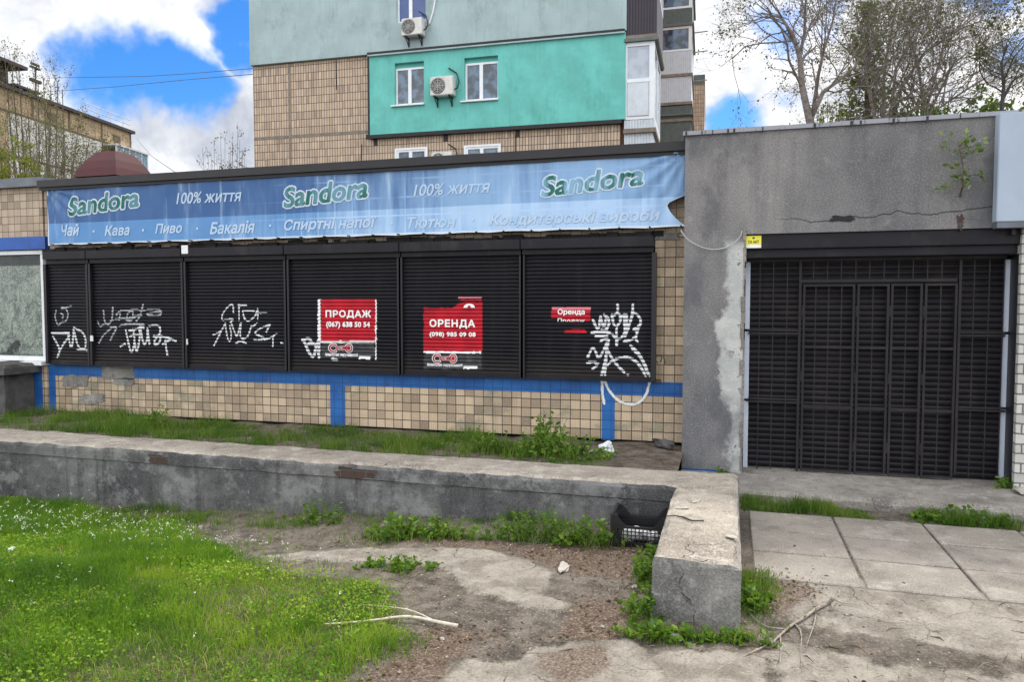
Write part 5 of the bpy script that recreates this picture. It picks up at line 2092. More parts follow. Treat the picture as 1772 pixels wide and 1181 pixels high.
# ------------------------------------------------------------------ dark red vent hood on the shop roof
vx, vz = P(200, 300, 9.6)
vd = MB()
sc = 9.6 / 7.3
hw = (P(236, 300, 9.6)[0] - P(163, 300, 9.6)[0]) / 2
ht = PZ(200, 266, 9.6)
vz0 = zt_w + .06
hood = thing('vent_hood', 'dark red sheet metal vent hood rising behind the roof edge', 'vent', (vx, 9.6, vz0))
M['maroon'] = plain('maroon_paint', (.055, .007, .011), .7, .2, obj=False, dirt=(.05, .012, .014), dirtamt=.4)
m = MB()
zl = PZ(200, 312, 9.6)
for (w0, w1, za, zb_) in ((1.0, .88, zl, zl + .14 * (ht - zl) / .45), (.88, .72, zl + .14 * (ht - zl) / .45, zl + .62 * (ht - zl)), (.72, .45, zl + .62 * (ht - zl), ht)):
    k = len(m.v)
    for w, z in ((w0, za), (w1, zb_)):
        a = hw * w
        m.v += [(vx - a, 9.6 - a, z), (vx + a, 9.6 - a, z), (vx + a, 9.6 + a, z), (vx - a, 9.6 + a, z)]
    for e in range(4):
        e2 = (e + 1) % 4
        m.f.append((k + e, k + e2, k + 4 + e2, k + 4 + e))
        m.mi.append(0)
m.face([(vx - hw * .45, 9.6 - hw * .45, ht), (vx + hw * .45, 9.6 - hw * .45, ht), (vx + hw * .45, 9.6 + hw * .45, ht), (vx - hw * .45, 9.6 + hw * .45, ht)])
m.build('cap', M['maroon'], hood)
boxes('shaft', M['maroon'], hood, [(vx - hw * .7, vx + hw * .7, 9.6 - hw * .7, 9.6 + hw * .7, vz0, zl - .002)])
# overhead cables
for i, (pts, lab) in enumerate((([(60, 135, 48), (250, 132, 42), (330, 127, 38), (440, 118, 27.5)], 'upper thin cable sagging across the blue sky gap'),
                                ([(60, 160, 48), (200, 150, 44), (320, 138, 38), (440, 128, 27.5)], 'lower thin cable sagging across the blue sky gap'),
                                ([(236, 240, 58), (262, 270, 40), (300, 296, 26), (340, 320, 14)], 'steep cable dropping from the far block roof'))):
    m = MB()
    w = [dirpt(*q) for q in pts]
    m.tube(w, .014, 4)
    tag(m.build('cable', M['rubber'], origin=tuple(w[1])), lab, 'cable', 'cables strung across the sky')

# ------------------------------------------------------------------ trees
rngT = np.random.default_rng(12)


class Tree:
    def __init__(s, seed):
        s.r = np.random.default_rng(seed)
        s.mb = MB()
        s.tips = []

    def grow(s, p, d, ln, r, lv, maxlv, spread, kids, up=.06, jit=.16, taper=.62, ratio=.66):
        r_ = s.r
        n = max(3, int(5 - lv))
        pts, rad = [p.copy()], [r]
        d = d.normalized()
        nodes = []
        for i in range(n):
            d = (d + Vector(r_.normal(size=3)) * jit + Vector((0, 0, up))).normalized()
            p = p + d * (ln / n)
            pts.append(p.copy())
            rr = r * (1 - (1 - taper) * (i + 1) / n)
            rad.append(rr)
            nodes.append((p.copy(), d.copy(), rr))
        s.mb.tube(pts, rad, 7 if lv == 0 else (5 if lv < 3 else 3), cap=False)
        if lv >= maxlv - 1:
            for q, dd, _ in nodes:
                s.tips.append((q, dd))
        if lv < maxlv:
            k = kids[min(lv, len(kids) - 1)]
            for j in range(k):
                f = 1 - (j / max(1, k)) * .75 if lv > 0 else 1 - (j / max(1, k)) * .55
                idx = min(n - 1, max(0, int(round(f * n)) - 1))
                q, dd, rr = nodes[idx]
                ax = dd.orthogonal().normalized()
                ax.rotate(Matrix.Rotation(r_.uniform(0, 2 * PI), 3, dd))
                ang = spread * r_.uniform(.55, 1.25)
                nd = dd.copy()
                nd.rotate(Matrix.Rotation(ang, 3, ax))
                s.grow(q, nd, ln * ratio * r_.uniform(.75, 1.2), max(rr * .6, .0028), lv + 1, maxlv, spread, kids, up, jit, taper, ratio)

    def build(s, name, label, base, bark, leafm=None, per=4, lsize=.05, lspread=.10, group=None, drop=1.0):
        t = thing(name, label, 'tree', tuple(base), 0, group)
        s.mb.build('trunk', bark, t, smooth=True)
        if leafm is not None and s.tips:
            P0 = np.array([q for q, _ in s.tips])
            D0 = np.array([d for _, d in s.tips])
            k = s.r.random(len(P0)) < drop
            P0, D0 = P0[k], D0[k]
            P0 = np.repeat(P0, per, 0)
            D0 = np.repeat(D0, per, 0)
            n = len(P0)
            P0 = P0 + s.r.normal(size=(n, 3)) * lspread
            D1 = D0 + s.r.normal(size=(n, 3)) * .8
            D1 /= np.linalg.norm(D1, axis=1)[:, None]
            ln = s.r.uniform(.5, 1.2, n) * lsize
            V, sz, L = leaflets(P0, D1, ln, ln * .7, s.r)
            V = V - np.array(base)
            o = np_mesh('crown', V, sz, L, leafm, t, tint=np.repeat(s.r.random(n), 6))
        return t


M['bark_grey'] = plain('grey_bark', (.155, .132, .12), .9, .35, scale=12., bump=.4)
M['bark_brown'] = plain('brown_bark', (.10, .08, .06), .9, .35, scale=12.)
M['bark_dark'] = plain('dark_bark', (.045, .042, .045), .9, .3, scale=12.)
M['bud'] = foliage('brown_buds', (.035, .026, .022), (.07, .055, .035), (.10, .10, .04), .2)
M['bud_pale'] = foliage('pale_brown_buds', (.07, .06, .035), (.13, .11, .06), (.19, .17, .08), .25)
M['leaf_olive'] = foliage('olive_young_leaves', (.05, .055, .02), (.10, .115, .03), (.17, .18, .045), .35)
M['leaf_green'] = foliage('fresh_leaves', (.03, .06, .015), (.06, .115, .022), (.12, .19, .035), .35)
M['leaf_yellow'] = foliage('yellow_green_leaves', (.12, .13, .02), (.20, .21, .035), (.28, .27, .06), .4)
M['leaf_dark'] = foliage('dark_conifer_leaves', (.012, .025, .012), (.025, .045, .02), (.05, .075, .03), .15)


def base_at(px, Y):
    return Vector((PX(px, Y), Y, 0.0))


# two-stemmed bare tree behind the gate building
Y0 = 15.5
b0 = base_at(1405, Y0)
T_ = Tree(5)
top = lambda px, py, Y: Vector((P(px, py, Y)[0], Y, P(px, py, Y)[1]))


def limb(T, pts, r0, r1, nsub, ln, maxlv, spread=.7, kids=(3, 3, 2), up=.05, jit=.2, start=.35):
    pts = [Vector(p) for p in pts]
    sm = pts
    rad = [r0 + (r1 - r0) * i / (len(sm) - 1) for i in range(len(sm))]
    T.mb.tube(sm, rad, 7, cap=False)
    tot = len(sm) - 1
    for k in range(nsub):
        f = start + (1 - start) * (k + .5) / nsub
        i = min(tot - 1, int(f * tot))
        g_ = f * tot - i
        q = sm[i].lerp(sm[i + 1], g_)
        dd = (sm[i + 1] - sm[i]).normalized()
        ax = dd.orthogonal().normalized()
        ax.rotate(Matrix.Rotation(T.r.uniform(0, 2 * PI), 3, dd))
        nd = dd.copy()
        nd.rotate(Matrix.Rotation(spread * T.r.uniform(.6, 1.3), 3, ax))
        rr = (r0 + (r1 - r0) * f) * .45
        T.grow(q, nd, ln * (1.15 - .5 * f) * T.r.uniform(.8, 1.2), rr, 1, maxlv, spread, kids, up, jit)


stemA = [b0, top(1402, 215, Y0), top(1388, 150, Y0), top(1384, 100, Y0 + .1), top(1372, 60, Y0), top(1352, 30, Y0), top(1318, 22, Y0 + .2)]
stemA2 = [top(1384, 100, Y0 + .1), top(1392, 55, Y0 + .3), top(1394, 0, Y0 + .2), top(1400, -60, Y0 + .4)]
stemB = [b0 + Vector((.08, .1, 0)), top(1404, 205, Y0 + .1), top(1424, 160, Y0 + .2), top(1450, 140, Y0 + .4), top(1480, 115, Y0 + .6), top(1500, 75, Y0 + .8)]
stemB2 = [top(1406, 200, Y0 + .1), top(1416, 130, Y0 - .3), top(1426, 85, Y0 - .5), top(1440, 40, Y0 - .6), top(1450, -20, Y0 - .6)]
limb(T_, stemA, .085, .014, 16, 1.3, 4, .75, (3, 3, 3), .04, .2, .3)
limb(T_, stemA2, .035, .010, 12, 1.2, 4, .7, (3, 3, 3), .05, .2, .2)
limb(T_, stemB, .06, .012, 13, 1.2, 4, .75, (3, 3, 3), .03, .2, .3)
limb(T_, stemB2, .04, .010, 12, 1.2, 4, .7, (3, 3, 3), .05, .2, .3)
T_.build('bare_tree', 'nearly bare grey tree forking low behind the gate building', b0, M['bark_grey'], M['bud'], 2, .05, .05, drop=.28)

Y1 = 17.5
b1_ = base_at(1525, Y1)
T_ = Tree(8)
for pts in ([b1_, top(1530, 215, Y1), top(1560, 150, Y1), top(1600, 90, Y1), top(1660, 50, Y1), top(1700, 35, Y1)],
            [b1_ + Vector((.1, 0, 0)), top(1540, 210, Y1 + .3), top(1550, 120, Y1 + .4), top(1580, 60, Y1 + .6), top(1612, 8, Y1 + .8)],
            [b1_ + Vector((-.1, 0, 0)), top(1515, 210, Y1 + .2), top(1500, 140, Y1 + .4), top(1496, 70, Y1 + .3), top(1480, 10, Y1 + .2)],
            [b1_ + Vector((0, .1, 0)), top(1528, 200, Y1 + .8), top(1530, 120, Y1 + 1.0), top(1545, 40, Y1 + 1), top(1560, -40, Y1 + 1)],
            [b1_ + Vector((.15, .1, 0)), top(1570, 200, Y1 - .4), top(1620, 150, Y1 - .5), top(1650, 110, Y1 - .4)]):
    limb(T_, pts, .05, .010, 15, 1.25, 5, .8, (3, 3, 3, 3), .04, .2, .12)
T_.build('twiggy_tree', 'dense twiggy grey tree with dark buds in the middle of the group', b1_, M['bark_grey'], M['bud'], 1, .05, .06, drop=.3)

Y6 = 21.
b6 = base_at(1600, Y6)
T_ = Tree(41)
for pts in ([b6, top(1600, 200, Y6), top(1590, 120, Y6), top(1570, 50, Y6), top(1560, -20, Y6)], [b6, top(1610, 190, Y6), top(1650, 110, Y6 + .4), top(1700, 70, Y6 + .6)],
            [b6, top(1595, 190, Y6), top(1540, 130, Y6 - .3), top(1470, 90, Y6 - .4), top(1440, 60, Y6 - .4)], [b6, top(1605, 180, Y6), top(1630, 90, Y6 + .8), top(1640, 10, Y6 + 1)],
            [b6, top(1620, 190, Y6), top(1680, 150, Y6), top(1730, 120, Y6)]):
    limb(T_, pts, .05, .010, 15, 1.5, 5, .85, (3, 3, 3, 3), .03, .2, .15)
T_.build('twiggy_tree', 'broad brownish twig crown spread behind the other bare trees', b6, M['bark_grey'], M['bud'], 1, .055, .06, drop=.25)

# narrow conifer with a pointed top
Yk = 20.
bk = base_at(1500, Yk)
T_ = Tree(3)
tp = top(1502, 6, Yk)
T_.mb.tube([bk, bk.lerp(tp, .6), tp], [.16, .09, .02], 6)
rk = np.random.default_rng(4)
for k in range(420):
    f = rk.uniform(.30, 1) ** .8
    q = bk.lerp(tp, f)
    a = rk.uniform(0, 2 * PI)
    L_ = (1 - f) * 2.3 + .12
    d = Vector((math.cos(a), math.sin(a), rk.uniform(-.25, .35)))
    e = q + d * L_ * rk.uniform(.6, 1.1)
    T_.mb.tube([q, e], [.012, .004], 3, cap=False)
    for j in range(6):
        T_.tips.append((q.lerp(e, rk.uniform(.25, 1)), d.normalized()))
T_.build('conifer', 'narrow olive green conifer with a pointed top among bare branches', bk, M['bark_brown'], M['leaf_olive'], 2, .11, .09, drop=.40)

Y2_ = 16.
b2 = base_at(1738, Y2_)
T_ = Tree(15)
limb(T_, [b2, top(1733, 190, Y2_), top(1737, 150, Y2_), top(1733, 110, Y2_), top(1742, 75, Y2_)], .05, .012, 9, .75, 3, .75, (3, 3), .06, .2, .4)
limb(T_, [top(1736, 170, Y2_), top(1752, 140, Y2_), top(1775, 125, Y2_)], .03, .01, 6, .5, 3, .7, (3, 2), .06, .2, .2)
T_.build('thin_tree', 'slender young tree rising beside the sign panel', b2, M['bark_dark'], M['bud'], 2, .07, .05, drop=.5)


def bush(name, label, px, Y, top_py, wid, leafm, seed, n=1500, lsize=.11, cat='bush', barem=None, zbase=0.0):
    """shrub: stems fanning from the base, leaves clustered on their upper halves"""
    r_ = np.random.default_rng(seed)
    bx = PX(px, Y)
    zt = PZ(px, top_py, Y)
    t = thing(name, label, cat, (bx, Y, zbase))
    m = MB()
    pts, dirs = [], []
    ns = 26
    for k in range(ns):
        a = r_.uniform(0, 2 * PI)
        rr = wid * math.sqrt(r_.random())
        e = Vector((bx + rr * math.cos(a), Y + rr * math.sin(a) * .7, zbase + (zt - zbase) * r_.uniform(.84, 1.0) * (1 - .12 * (rr / wid) ** 2)))
        s0 = Vector((bx + rr * .15 * math.cos(a), Y + rr * .1 * math.sin(a), zbase))
        md = s0.lerp(e, .5) + Vector((rr * .2 * math.cos(a), 0, .1))
        m.tube([s0, md, e], [.03, .018, .005], 4, cap=False)
        for j in range(8):
            f = r_.uniform(.55, 1.0)
            q = s0.lerp(md, f * 2) if f < .5 else md.lerp(e, f * 2 - 1)
            d = Vector(r_.normal(size=3)) * .6 + (e - s0).normalized() * .6
            e2 = q + d.normalized() * r_.uniform(.25, .7) * wid * .6
            m.tube([q, e2], [.008, .003], 3, cap=False)
            for i in range(5):
                pts.append(q.lerp(e2, r_.uniform(.2, 1.05)))
                dirs.append(d.normalized())
    m.build('stem', M['bark_brown'], t)
    P0 = np.array(pts)
    D0 = np.array(dirs)
    idx = r_.integers(0, len(P0), n)
    P0 = P0[idx] + r_.normal(size=(n, 3)) * .06
    D1 = D0[idx] + r_.normal(size=(n, 3)) * .7
    D1 /= np.linalg.norm(D1, axis=1)[:, None]
    ln = r_.uniform(.5, 1.2, n) * lsize
    V, sz_, L = leaflets(P0, D1, ln, ln * .65, r_)
    np_mesh('crown', V - np.array([bx, Y, zbase]), sz_, L, leafm, t, tint=np.repeat(r_.random(n), 6))
    return t


bush('shrub', 'fresh green shrub showing over the gate roof near the sign panel', 1655, 19, 128, 1.35, M['leaf_green'], 4, 7000, .12)
bush('shrub', 'smaller dark green shrub close to the sign panel', 1712, 18.5, 148, .5, M['leaf_green'], 6, 2200, .12)
bush('shrub', 'yellow green shrub at the foot of the forked bare tree', 1440, 21, 118, .75, M['leaf_yellow'], 7, 1300, .10)
bush('shrub', 'loose olive shrub filling the gap under the twiggy tree', 1570, 22, 115, 1.5, M['leaf_olive'], 9, 1700, .11)
bush('shrub', 'grey twiggy bush behind the banner beside the apartment tower', 392, 22, 205, 1.0, M['bud_pale'], 11, 900, .07)
bush('shrub', 'yellow green bush at the far left behind the roof', 22, 19, 225, 1.5, M['leaf_yellow'], 13, 8000, .09)
bush('shrub', 'low bare shrub between the tower and the bare tree', 1262, 24, 205, .9, M['bud'], 14, 250, .09)

# trees in front of the far block
Y3 = 22.
b3 = base_at(70, Y3)
T_ = Tree(21)
for (px, py) in ((-30, 110), (-8, 100), (8, 95), (20, 108), (32, 115), (48, 190), (66, 140), (75, 135), (88, 150), (100, 140), (108, 155)):
    e = top(px, py, Y3 + rngT.uniform(-.6, .6))
    md = b3.lerp(e, .5) + Vector(((e.x - b3.x) * .28, 0, -.2))
    limb(T_, [b3 + Vector((0, 0, 1.5)), b3.lerp(md, .55) + Vector((0, 0, .3)), md, md.lerp(e, .5) + Vector(((e.x - md.x) * .12, 0, 0)), e], .06, .012, 14, .9, 4, .42, (3, 3, 2), .20, .15, .3)
T_.mb.tube([b3, b3 + Vector((0, 0, 1.6))], [.2, .16], 8)
T_.build('budding_tree', 'tall budding tree of many upright shoots at the left edge', b3, M['bark_brown'], M['bud_pale'], 1, .06, .05, drop=.55)
Y4 = 20.
b4 = base_at(74, Y4)
T_ = Tree(23)
for (px, py, r0) in ((62, 200, .05), (85, 210, .05), (40, 225, .04), (20, 235, .035), (112, 235, .04), (135, 225, .035), (155, 240, .03), (175, 262, .03)):
    e = top(px, py, Y4 + rngT.uniform(-.8, .8))
    md = b4.lerp(e, .6) + Vector((0, 0, -.25))
    limb(T_, [b4 + Vector((0, 0, 2.3)), md, e], r0 * 1.25, .012, 14, .95, 4, .7, (3, 3, 2), .08, .2, .2)
T_.mb.tube([b4, b4 + Vector((0, 0, 2.4))], [.14, .09], 8)
T_.build('spreading_tree', 'small bare spreading tree before the far tan block', b4, M['bark_grey'], M['bud_pale'], 2, .06, .06, drop=.5)
Y5 = 18.5
b5 = base_at(112, Y5)
T_ = Tree(27)
for (px, py, r0) in ((100, 250, .04), (125, 240, .04), (150, 255, .035), (168, 275, .03), (85, 265, .03), (178, 283, .02)):
    e = top(px, py, Y5 + rngT.uniform(-.6, .6))
    md = b5.lerp(e, .6) + Vector((0, 0, -.2))
    limb(T_, [b5 + Vector((0, 0, 2.2)), md, e], r0 * 1.2, .01, 12, .7, 4, .7, (3, 3, 2), .06, .2, .2)
T_.mb.tube([b5, b5 + Vector((0, 0, 2.3))], [.1, .07], 8)
T_.build('spreading_tree', 'low twiggy tree next to the dark red vent hood', b5, M['bark_grey'], M['bud_pale'], 2, .06, .05, drop=.5)

# sapling rooted in the crack of the grey wall
rs = np.random.default_rng(31)
sxp, szp = P(1661, 340, YG)
sap = thing('sapling', 'leafy self sown sapling growing out of the grey wall crack', 'sapling', (sxp, YG - .02, szp))
m = MB()
st_ = [(sxp, YG - .005, szp), (sxp - .005, YG - .09, szp + .07), (sxp - .01, YG - .12, szp + .22), (sxp - .06, YG - .13, szp + .45)]
m.tube(st_, [.010, .008, .006, .003], 5)
lp, ld = [], []
for k in range(22):
    f = rs.uniform(.25, 1)
    i = min(2, int(f * 3))
    q = Vector(st_[i]).lerp(Vector(st_[i + 1]), f * 3 - i)
    d = Vector((rs.normal(), rs.normal() * .5 - .3, rs.uniform(.0, .9))).normalized()
    e = q + d * rs.uniform(.06, .17)
    m.tube([q, e], [.003, .0015], 3, cap=False)
    for j in range(6):
        lp.append(q.lerp(e, rs.uniform(.3, 1.1)) + Vector(rs.normal(size=3)) * .015)
        ld.append((d + Vector(rs.normal(size=3)) * .6).normalized())
m.build('stem', M['bark_brown'], sap)
n = len(lp)
ln = rs.uniform(.025, .055, n)
M['leaf_pale'] = foliage('pale_leaves', (.06, .10, .04), (.12, .18, .07), (.26, .32, .16), .35)
V, sz_, L = leaflets(np.array(lp), np.array(ld), ln, ln * .6, rs)
np_mesh('leaves', V - np.array(base_of(sap)), sz_, L, M['leaf_pale'], sap, tint=np.repeat(rs.random(n), 6))

# ------------------------------------------------------------------ grass, clover, flowers
M['grass'] = foliage('lawn_blades', (.03, .10, .010), (.10, .235, .014), (.26, .37, .03), .45)
M['grass_dim'] = foliage('planter_blades', (.035, .085, .012), (.085, .175, .02), (.20, .25, .055), .38)
M['clover'] = foliage('clover_leaves', (.04, .12, .010), (.115, .26, .015), (.29, .41, .04), .45)
M['weed'] = foliage('weed_leaves', (.04, .095, .012), (.085, .18, .018), (.19, .29, .04), .38)
M['petal'] = plain('white_petals', (.75, .76, .72), .6, .05)
M['leaf_dry'] = foliage('dry_leaf_litter', (.06, .03, .018), (.14, .085, .05), (.32, .25, .17), .1)
rg = np.random.default_rng(77)


def scatter(n, x0, x1, y0, y1, dens, z):
    x = rg.uniform(x0, x1, n)
    y = rg.uniform(y0, y1, n)
    k = rg.random(n) < dens(x, y)
    x, y = x[k], y[k]
    return np.stack([x, y, z(x, y)], 1)


lx0, lx1, ly0, ly1 = -9., .2, 2.2, 5.75


def patchy(x, y, s=1):
    return .35 + .65 * sstep(.40, .58, fbm(x * 2.4, y * 2.4, 90 + s))


pos = scatter(300000, lx0, lx1, ly0, ly1, lambda x, y: lawn_field(x, y) * (.25 + .75 * patchy(x, y, 1)), gz)
n = len(pos)
tall = .4 + .9 * sstep(.42, .66, fbm(pos[:, 0] * 1.5, pos[:, 1] * 1.5, 55)) + .5 * sstep(-3.0, -4.2, pos[:, 0])
edge = .45 + .55 * sstep(.3, 1.0, lawn_field(pos[:, 0], pos[:, 1]))
h = rg.uniform(.035, .095, n) * tall * edge
V, sz_, L = blades(pos, h, rg.uniform(.0022, .005, n), rg.uniform(.2, .95, n), rg)
tnt = np.clip(1.1 * (fbm(pos[:, 0] * 1.7, pos[:, 1] * 1.7, 61) - .5) + 1.1 * (fbm(pos[:, 0] * 9, pos[:, 1] * 9, 62, 2) - .5) + .55 + rg.normal(size=n) * .18 - .35 * (tall - .8), 0, 1)
tag(np_mesh('grass', V, sz_, L, M['grass'], tint=np.repeat(tnt, 5)), 'bright rough lawn grass in the left foreground', 'grass', kind='stuff')
pos = scatter(120000, lx0, lx1, ly0, ly1, lambda x, y: lawn_field(x, y) * sstep(.40, .56, fbm(x * 2.1, y * 2.1, 95)), gz)
n = len(pos)
pos[:, 2] += rg.uniform(.015, .065, n)
d = rg.normal(size=(n, 3))
d[:, 2] = np.abs(d[:, 2]) * .35 + .1
d /= np.linalg.norm(d, axis=1)[:, None]
ln = rg.uniform(.009, .022, n)
V, sz_, L = leaflets(pos, d, ln, ln * .75, rg)
tnt = np.clip(1.1 * (fbm(pos[:, 0] * 2.2, pos[:, 1] * 2.2, 63) - .5) + 1.0 * (fbm(pos[:, 0] * 8, pos[:, 1] * 8, 64, 2) - .5) + .55 + rg.normal(size=n) * .2, 0, 1)
tag(np_mesh('clover', V, sz_, L, M['clover'], tint=np.repeat(tnt, 6)), 'small round clover leaves spread through the lawn', 'clover', kind='stuff')
pos = scatter(16000, lx0, lx1, ly0, ly1, lambda x, y: np.clip(lawn_field(x, y), 0, 1) * sstep(.5, .66, fbm(x * 1.9, y * 1.9, 97)), gz)
n = len(pos)
M['straw'] = foliage('dead_straw', (.20, .15, .07), (.32, .26, .13), (.45, .38, .22), .2)
V, sz_, L = blades(pos, rg.uniform(.03, .10, n), rg.uniform(.002, .0045, n), rg.uniform(.5, 1.0, n), rg)
tag(np_mesh('dead_straw', V, sz_, L, M['straw'], tint=np.repeat(rg.random(n), 5)), 'dead straw mixed into the lawn', 'straw', kind='stuff')
# flowering weeds at the back of the lawn
fl_poly = wp([(-300, 850), (60, 862), (260, 890), (420, 925), (560, 955), (600, 975), (430, 970), (250, 940), (60, 925), (-300, 930)])
pos = scatter(9000, -9, -1.5, 3.0, 5.7, lambda x, y: np.maximum(.40 * sstep(-.15, .2, polydist(x, y, fl_poly)) * sstep(-1.8, -4.0, x), .012 * lawn_field(x, y)), gz)
n = len(pos)
fh = rg.uniform(.10, .26, n) * (.55 + .45 * sstep(-3, -5, pos[:, 0]))
V1, s1, L1 = blades(pos, fh, np.full(n, .003), rg.uniform(.05, .35, n), rg)
tips = V1.reshape(n, 5, 3)[:, 4]
tag(np_mesh('flower_stems', V1, s1, L1, M['grass'], tint=np.repeat(rg.random(n) * .6, 5)), 'thin stems of the small white flowers along the wall', 'flower stems', kind='stuff')
pp = np.repeat(tips, 5, 0) + rg.normal(size=(n * 5, 3)) * .006
d = rg.normal(size=(n * 5, 3))
d[:, 2] = np.abs(d[:, 2])
d /= np.linalg.norm(d, axis=1)[:, None]
ln = rg.uniform(.004, .008, n * 5)
V, sz_, L = leaflets(pp, d, ln, ln * .9, rg)
tag(np_mesh('white_flowers', V, sz_, L, M['petal']), 'tiny white flower heads along the foot of the low wall', 'flowers', kind='stuff')


# planter grass, strip by the step
def strip_grass(name, label, n, x0, x1, y0, y1, dens, zf, hmin, hmax, mat, leaf=0):
    pos = scatter(n, x0, x1, y0, y1, dens, zf)
    k = len(pos)
    big = .45 + 1.1 * sstep(.4, .65, fbm(pos[:, 0] * 1.9, pos[:, 1] * 1.9, 41))
    h = rg.uniform(hmin, hmax, k) * big
    V, sz_, L = blades(pos, h, rg.uniform(.003, .0065, k), rg.uniform(.15, .9, k), rg)
    tn = np.clip(1.5 * (fbm(pos[:, 0] * 3.5, pos[:, 1] * 3.5, 43) - .5) + .45 + rg.normal(size=k) * .2, 0, 1)
    o = np_mesh(name, V, sz_, L, mat, tint=np.repeat(tn, 5))
    tag(o, label, 'grass', kind='stuff')


strip_grass('grass', 'long dull grass in the raised soil strip under the shutters', 60000, -12, -.95, 6.33, 7.42,
            lambda x, y: (.12 + .88 * sstep(.42, .58, fbm(x * 3.5, y * 3.5, 49))) * sstep(.33, .50, fbm(x * 1.4, y * 1.4, 50) + .18 * sstep(-2.5, -5.5, x) - .1 * sstep(6.9, 7.45, y)) * sstep(-.95, -1.5, x), sz, .03, .115, M['grass_dim'])
strip_grass('grass', 'narrow strip of rough grass along the concrete step', 16000, .1, 4.5, 6.33, 6.62,
            lambda x, y: (.15 + .85 * sstep(.42, .6, fbm(x * 6, y * 6, 57))) * sstep(.42, .58, fbm(x * 2.2, y * 2.2, 52) + .20 * sstep(1.0, 1.8, x)), gz, .025, .095, M['grass_dim'])
strip_grass('grass', 'tufts of grass along the foot of the low wall', 20000, -9, -.42, 5.35, 5.80,
            lambda x, y: (.12 + .88 * sstep(.45, .6, fbm(x * 5, y * 5, 58))) * sstep(.44, .62, fbm(x * 1.7, y * 1.7, 53) + .22 * sstep(5.5, 5.75, y) - .04), gz, .02, .10, M['grass_dim'])
strip_grass('grass', 'sparse tufts of grass creeping round the jutting pier', 1500, .06, .34, 4.15, 4.85,
            lambda x, y: sstep(.45, .62, fbm(x * 3, y * 3, 54) + .25 * sstep(.35, .1, x)), gz, .02, .07, M['grass_dim'])

strip_grass('grass', 'sparse dry grass between the lawn and the low wall', 9000, -6, -1.6, 4.3, 5.75,
            lambda x, y: .55 * sstep(.40, .62, fbm(x * 4.5, y * 4.5, 59)) * sstep(-1.6, -3.2, x), gz, .015, .075, M['grass_dim'])
pos = scatter(3600, -4.2, 3.6, 2.6, 5.75, lambda x, y: (1 - lawn_field(x, y)) * (.12 + .88 * sstep(.45, .62, fbm(x * 2.3, y * 2.3, 68))) * ((x < .1) | (y < 4.75)), gz)
n = len(pos)
pos[:, 2] += .008
V, sz_, L = blades(pos, rg.uniform(.02, .11, n), rg.uniform(.0015, .004, n), rg.uniform(1.2, 1.6, n), rg)
V = V.reshape(n, 5, 3)
V[:, 2:, 2] = pos[:, None, 2] + rg.uniform(0, .012, (n, 3))
tag(np_mesh('twig_litter', V.reshape(-1, 3), sz_, L, M['leaf_dry'], tint=np.repeat(rg.random(n), 5)), 'fine dry twigs and straw lying over the dirt and concrete', 'twig litter', kind='stuff')
# leaf litter
pos = scatter(26000, -3.8, 1.2, 2.9, 5.8, lambda x, y: sum(np.clip(sstep(-.2, .15, polydist(x, y, q) + (fbm(x * 3, y * 3, 5) - .5) * .5), 0, 1) for q in DEBR) * .50 + .03, gz)
n = len(pos)
pos[:, 2] += rg.uniform(.002, .012, n)
d = rg.normal(size=(n, 3))
d[:, 2] *= .18
d /= np.linalg.norm(d, axis=1)[:, None]
ln = rg.uniform(.008, .03, n)
V, sz_, L = leaflets(pos, d, ln, ln * rg.uniform(.2, .7, n), rg)
tag(np_mesh('leaf_litter', V, sz_, L, M['leaf_dry'], tint=np.repeat(rg.random(n) ** 1.6, 6)), 'dry brown leaf litter and chips over the bare ground', 'leaf litter', kind='stuff')
pos = scatter(5200, -3.8, 4.0, 2.6, 5.8, lambda x, y: .25 * (1 - lawn_field(x, y)) * sstep(.35, .6, fbm(x * 2, y * 2, 66)), gz)
n = len(pos)
M['grit'] = plain('pale_grit', (.34, .31, .27), .9, .4, scale=60.)
r_ = rg.uniform(.002, .009, n)
V = np.zeros((n, 5, 3))
for k in range(4):
    a = k * PI / 2 + rg.uniform(-.5, .5, n)
    V[:, k] = pos + np.stack([np.cos(a) * r_, np.sin(a) * r_, -.002 + 0 * r_], 1)
V[:, 4] = pos + np.stack([0 * r_, 0 * r_, r_ * .7], 1)
bb_ = np.arange(n)[:, None] * 5
L = np.concatenate([bb_ + np.array([k, (k + 1) % 4, 4]) for k in range(4)], 1).ravel()
tag(np_mesh('grit', V.reshape(-1, 3), np.full(n * 4, 3), L, M['grit']), 'pale grit scattered over the trodden ground', 'grit', kind='stuff')


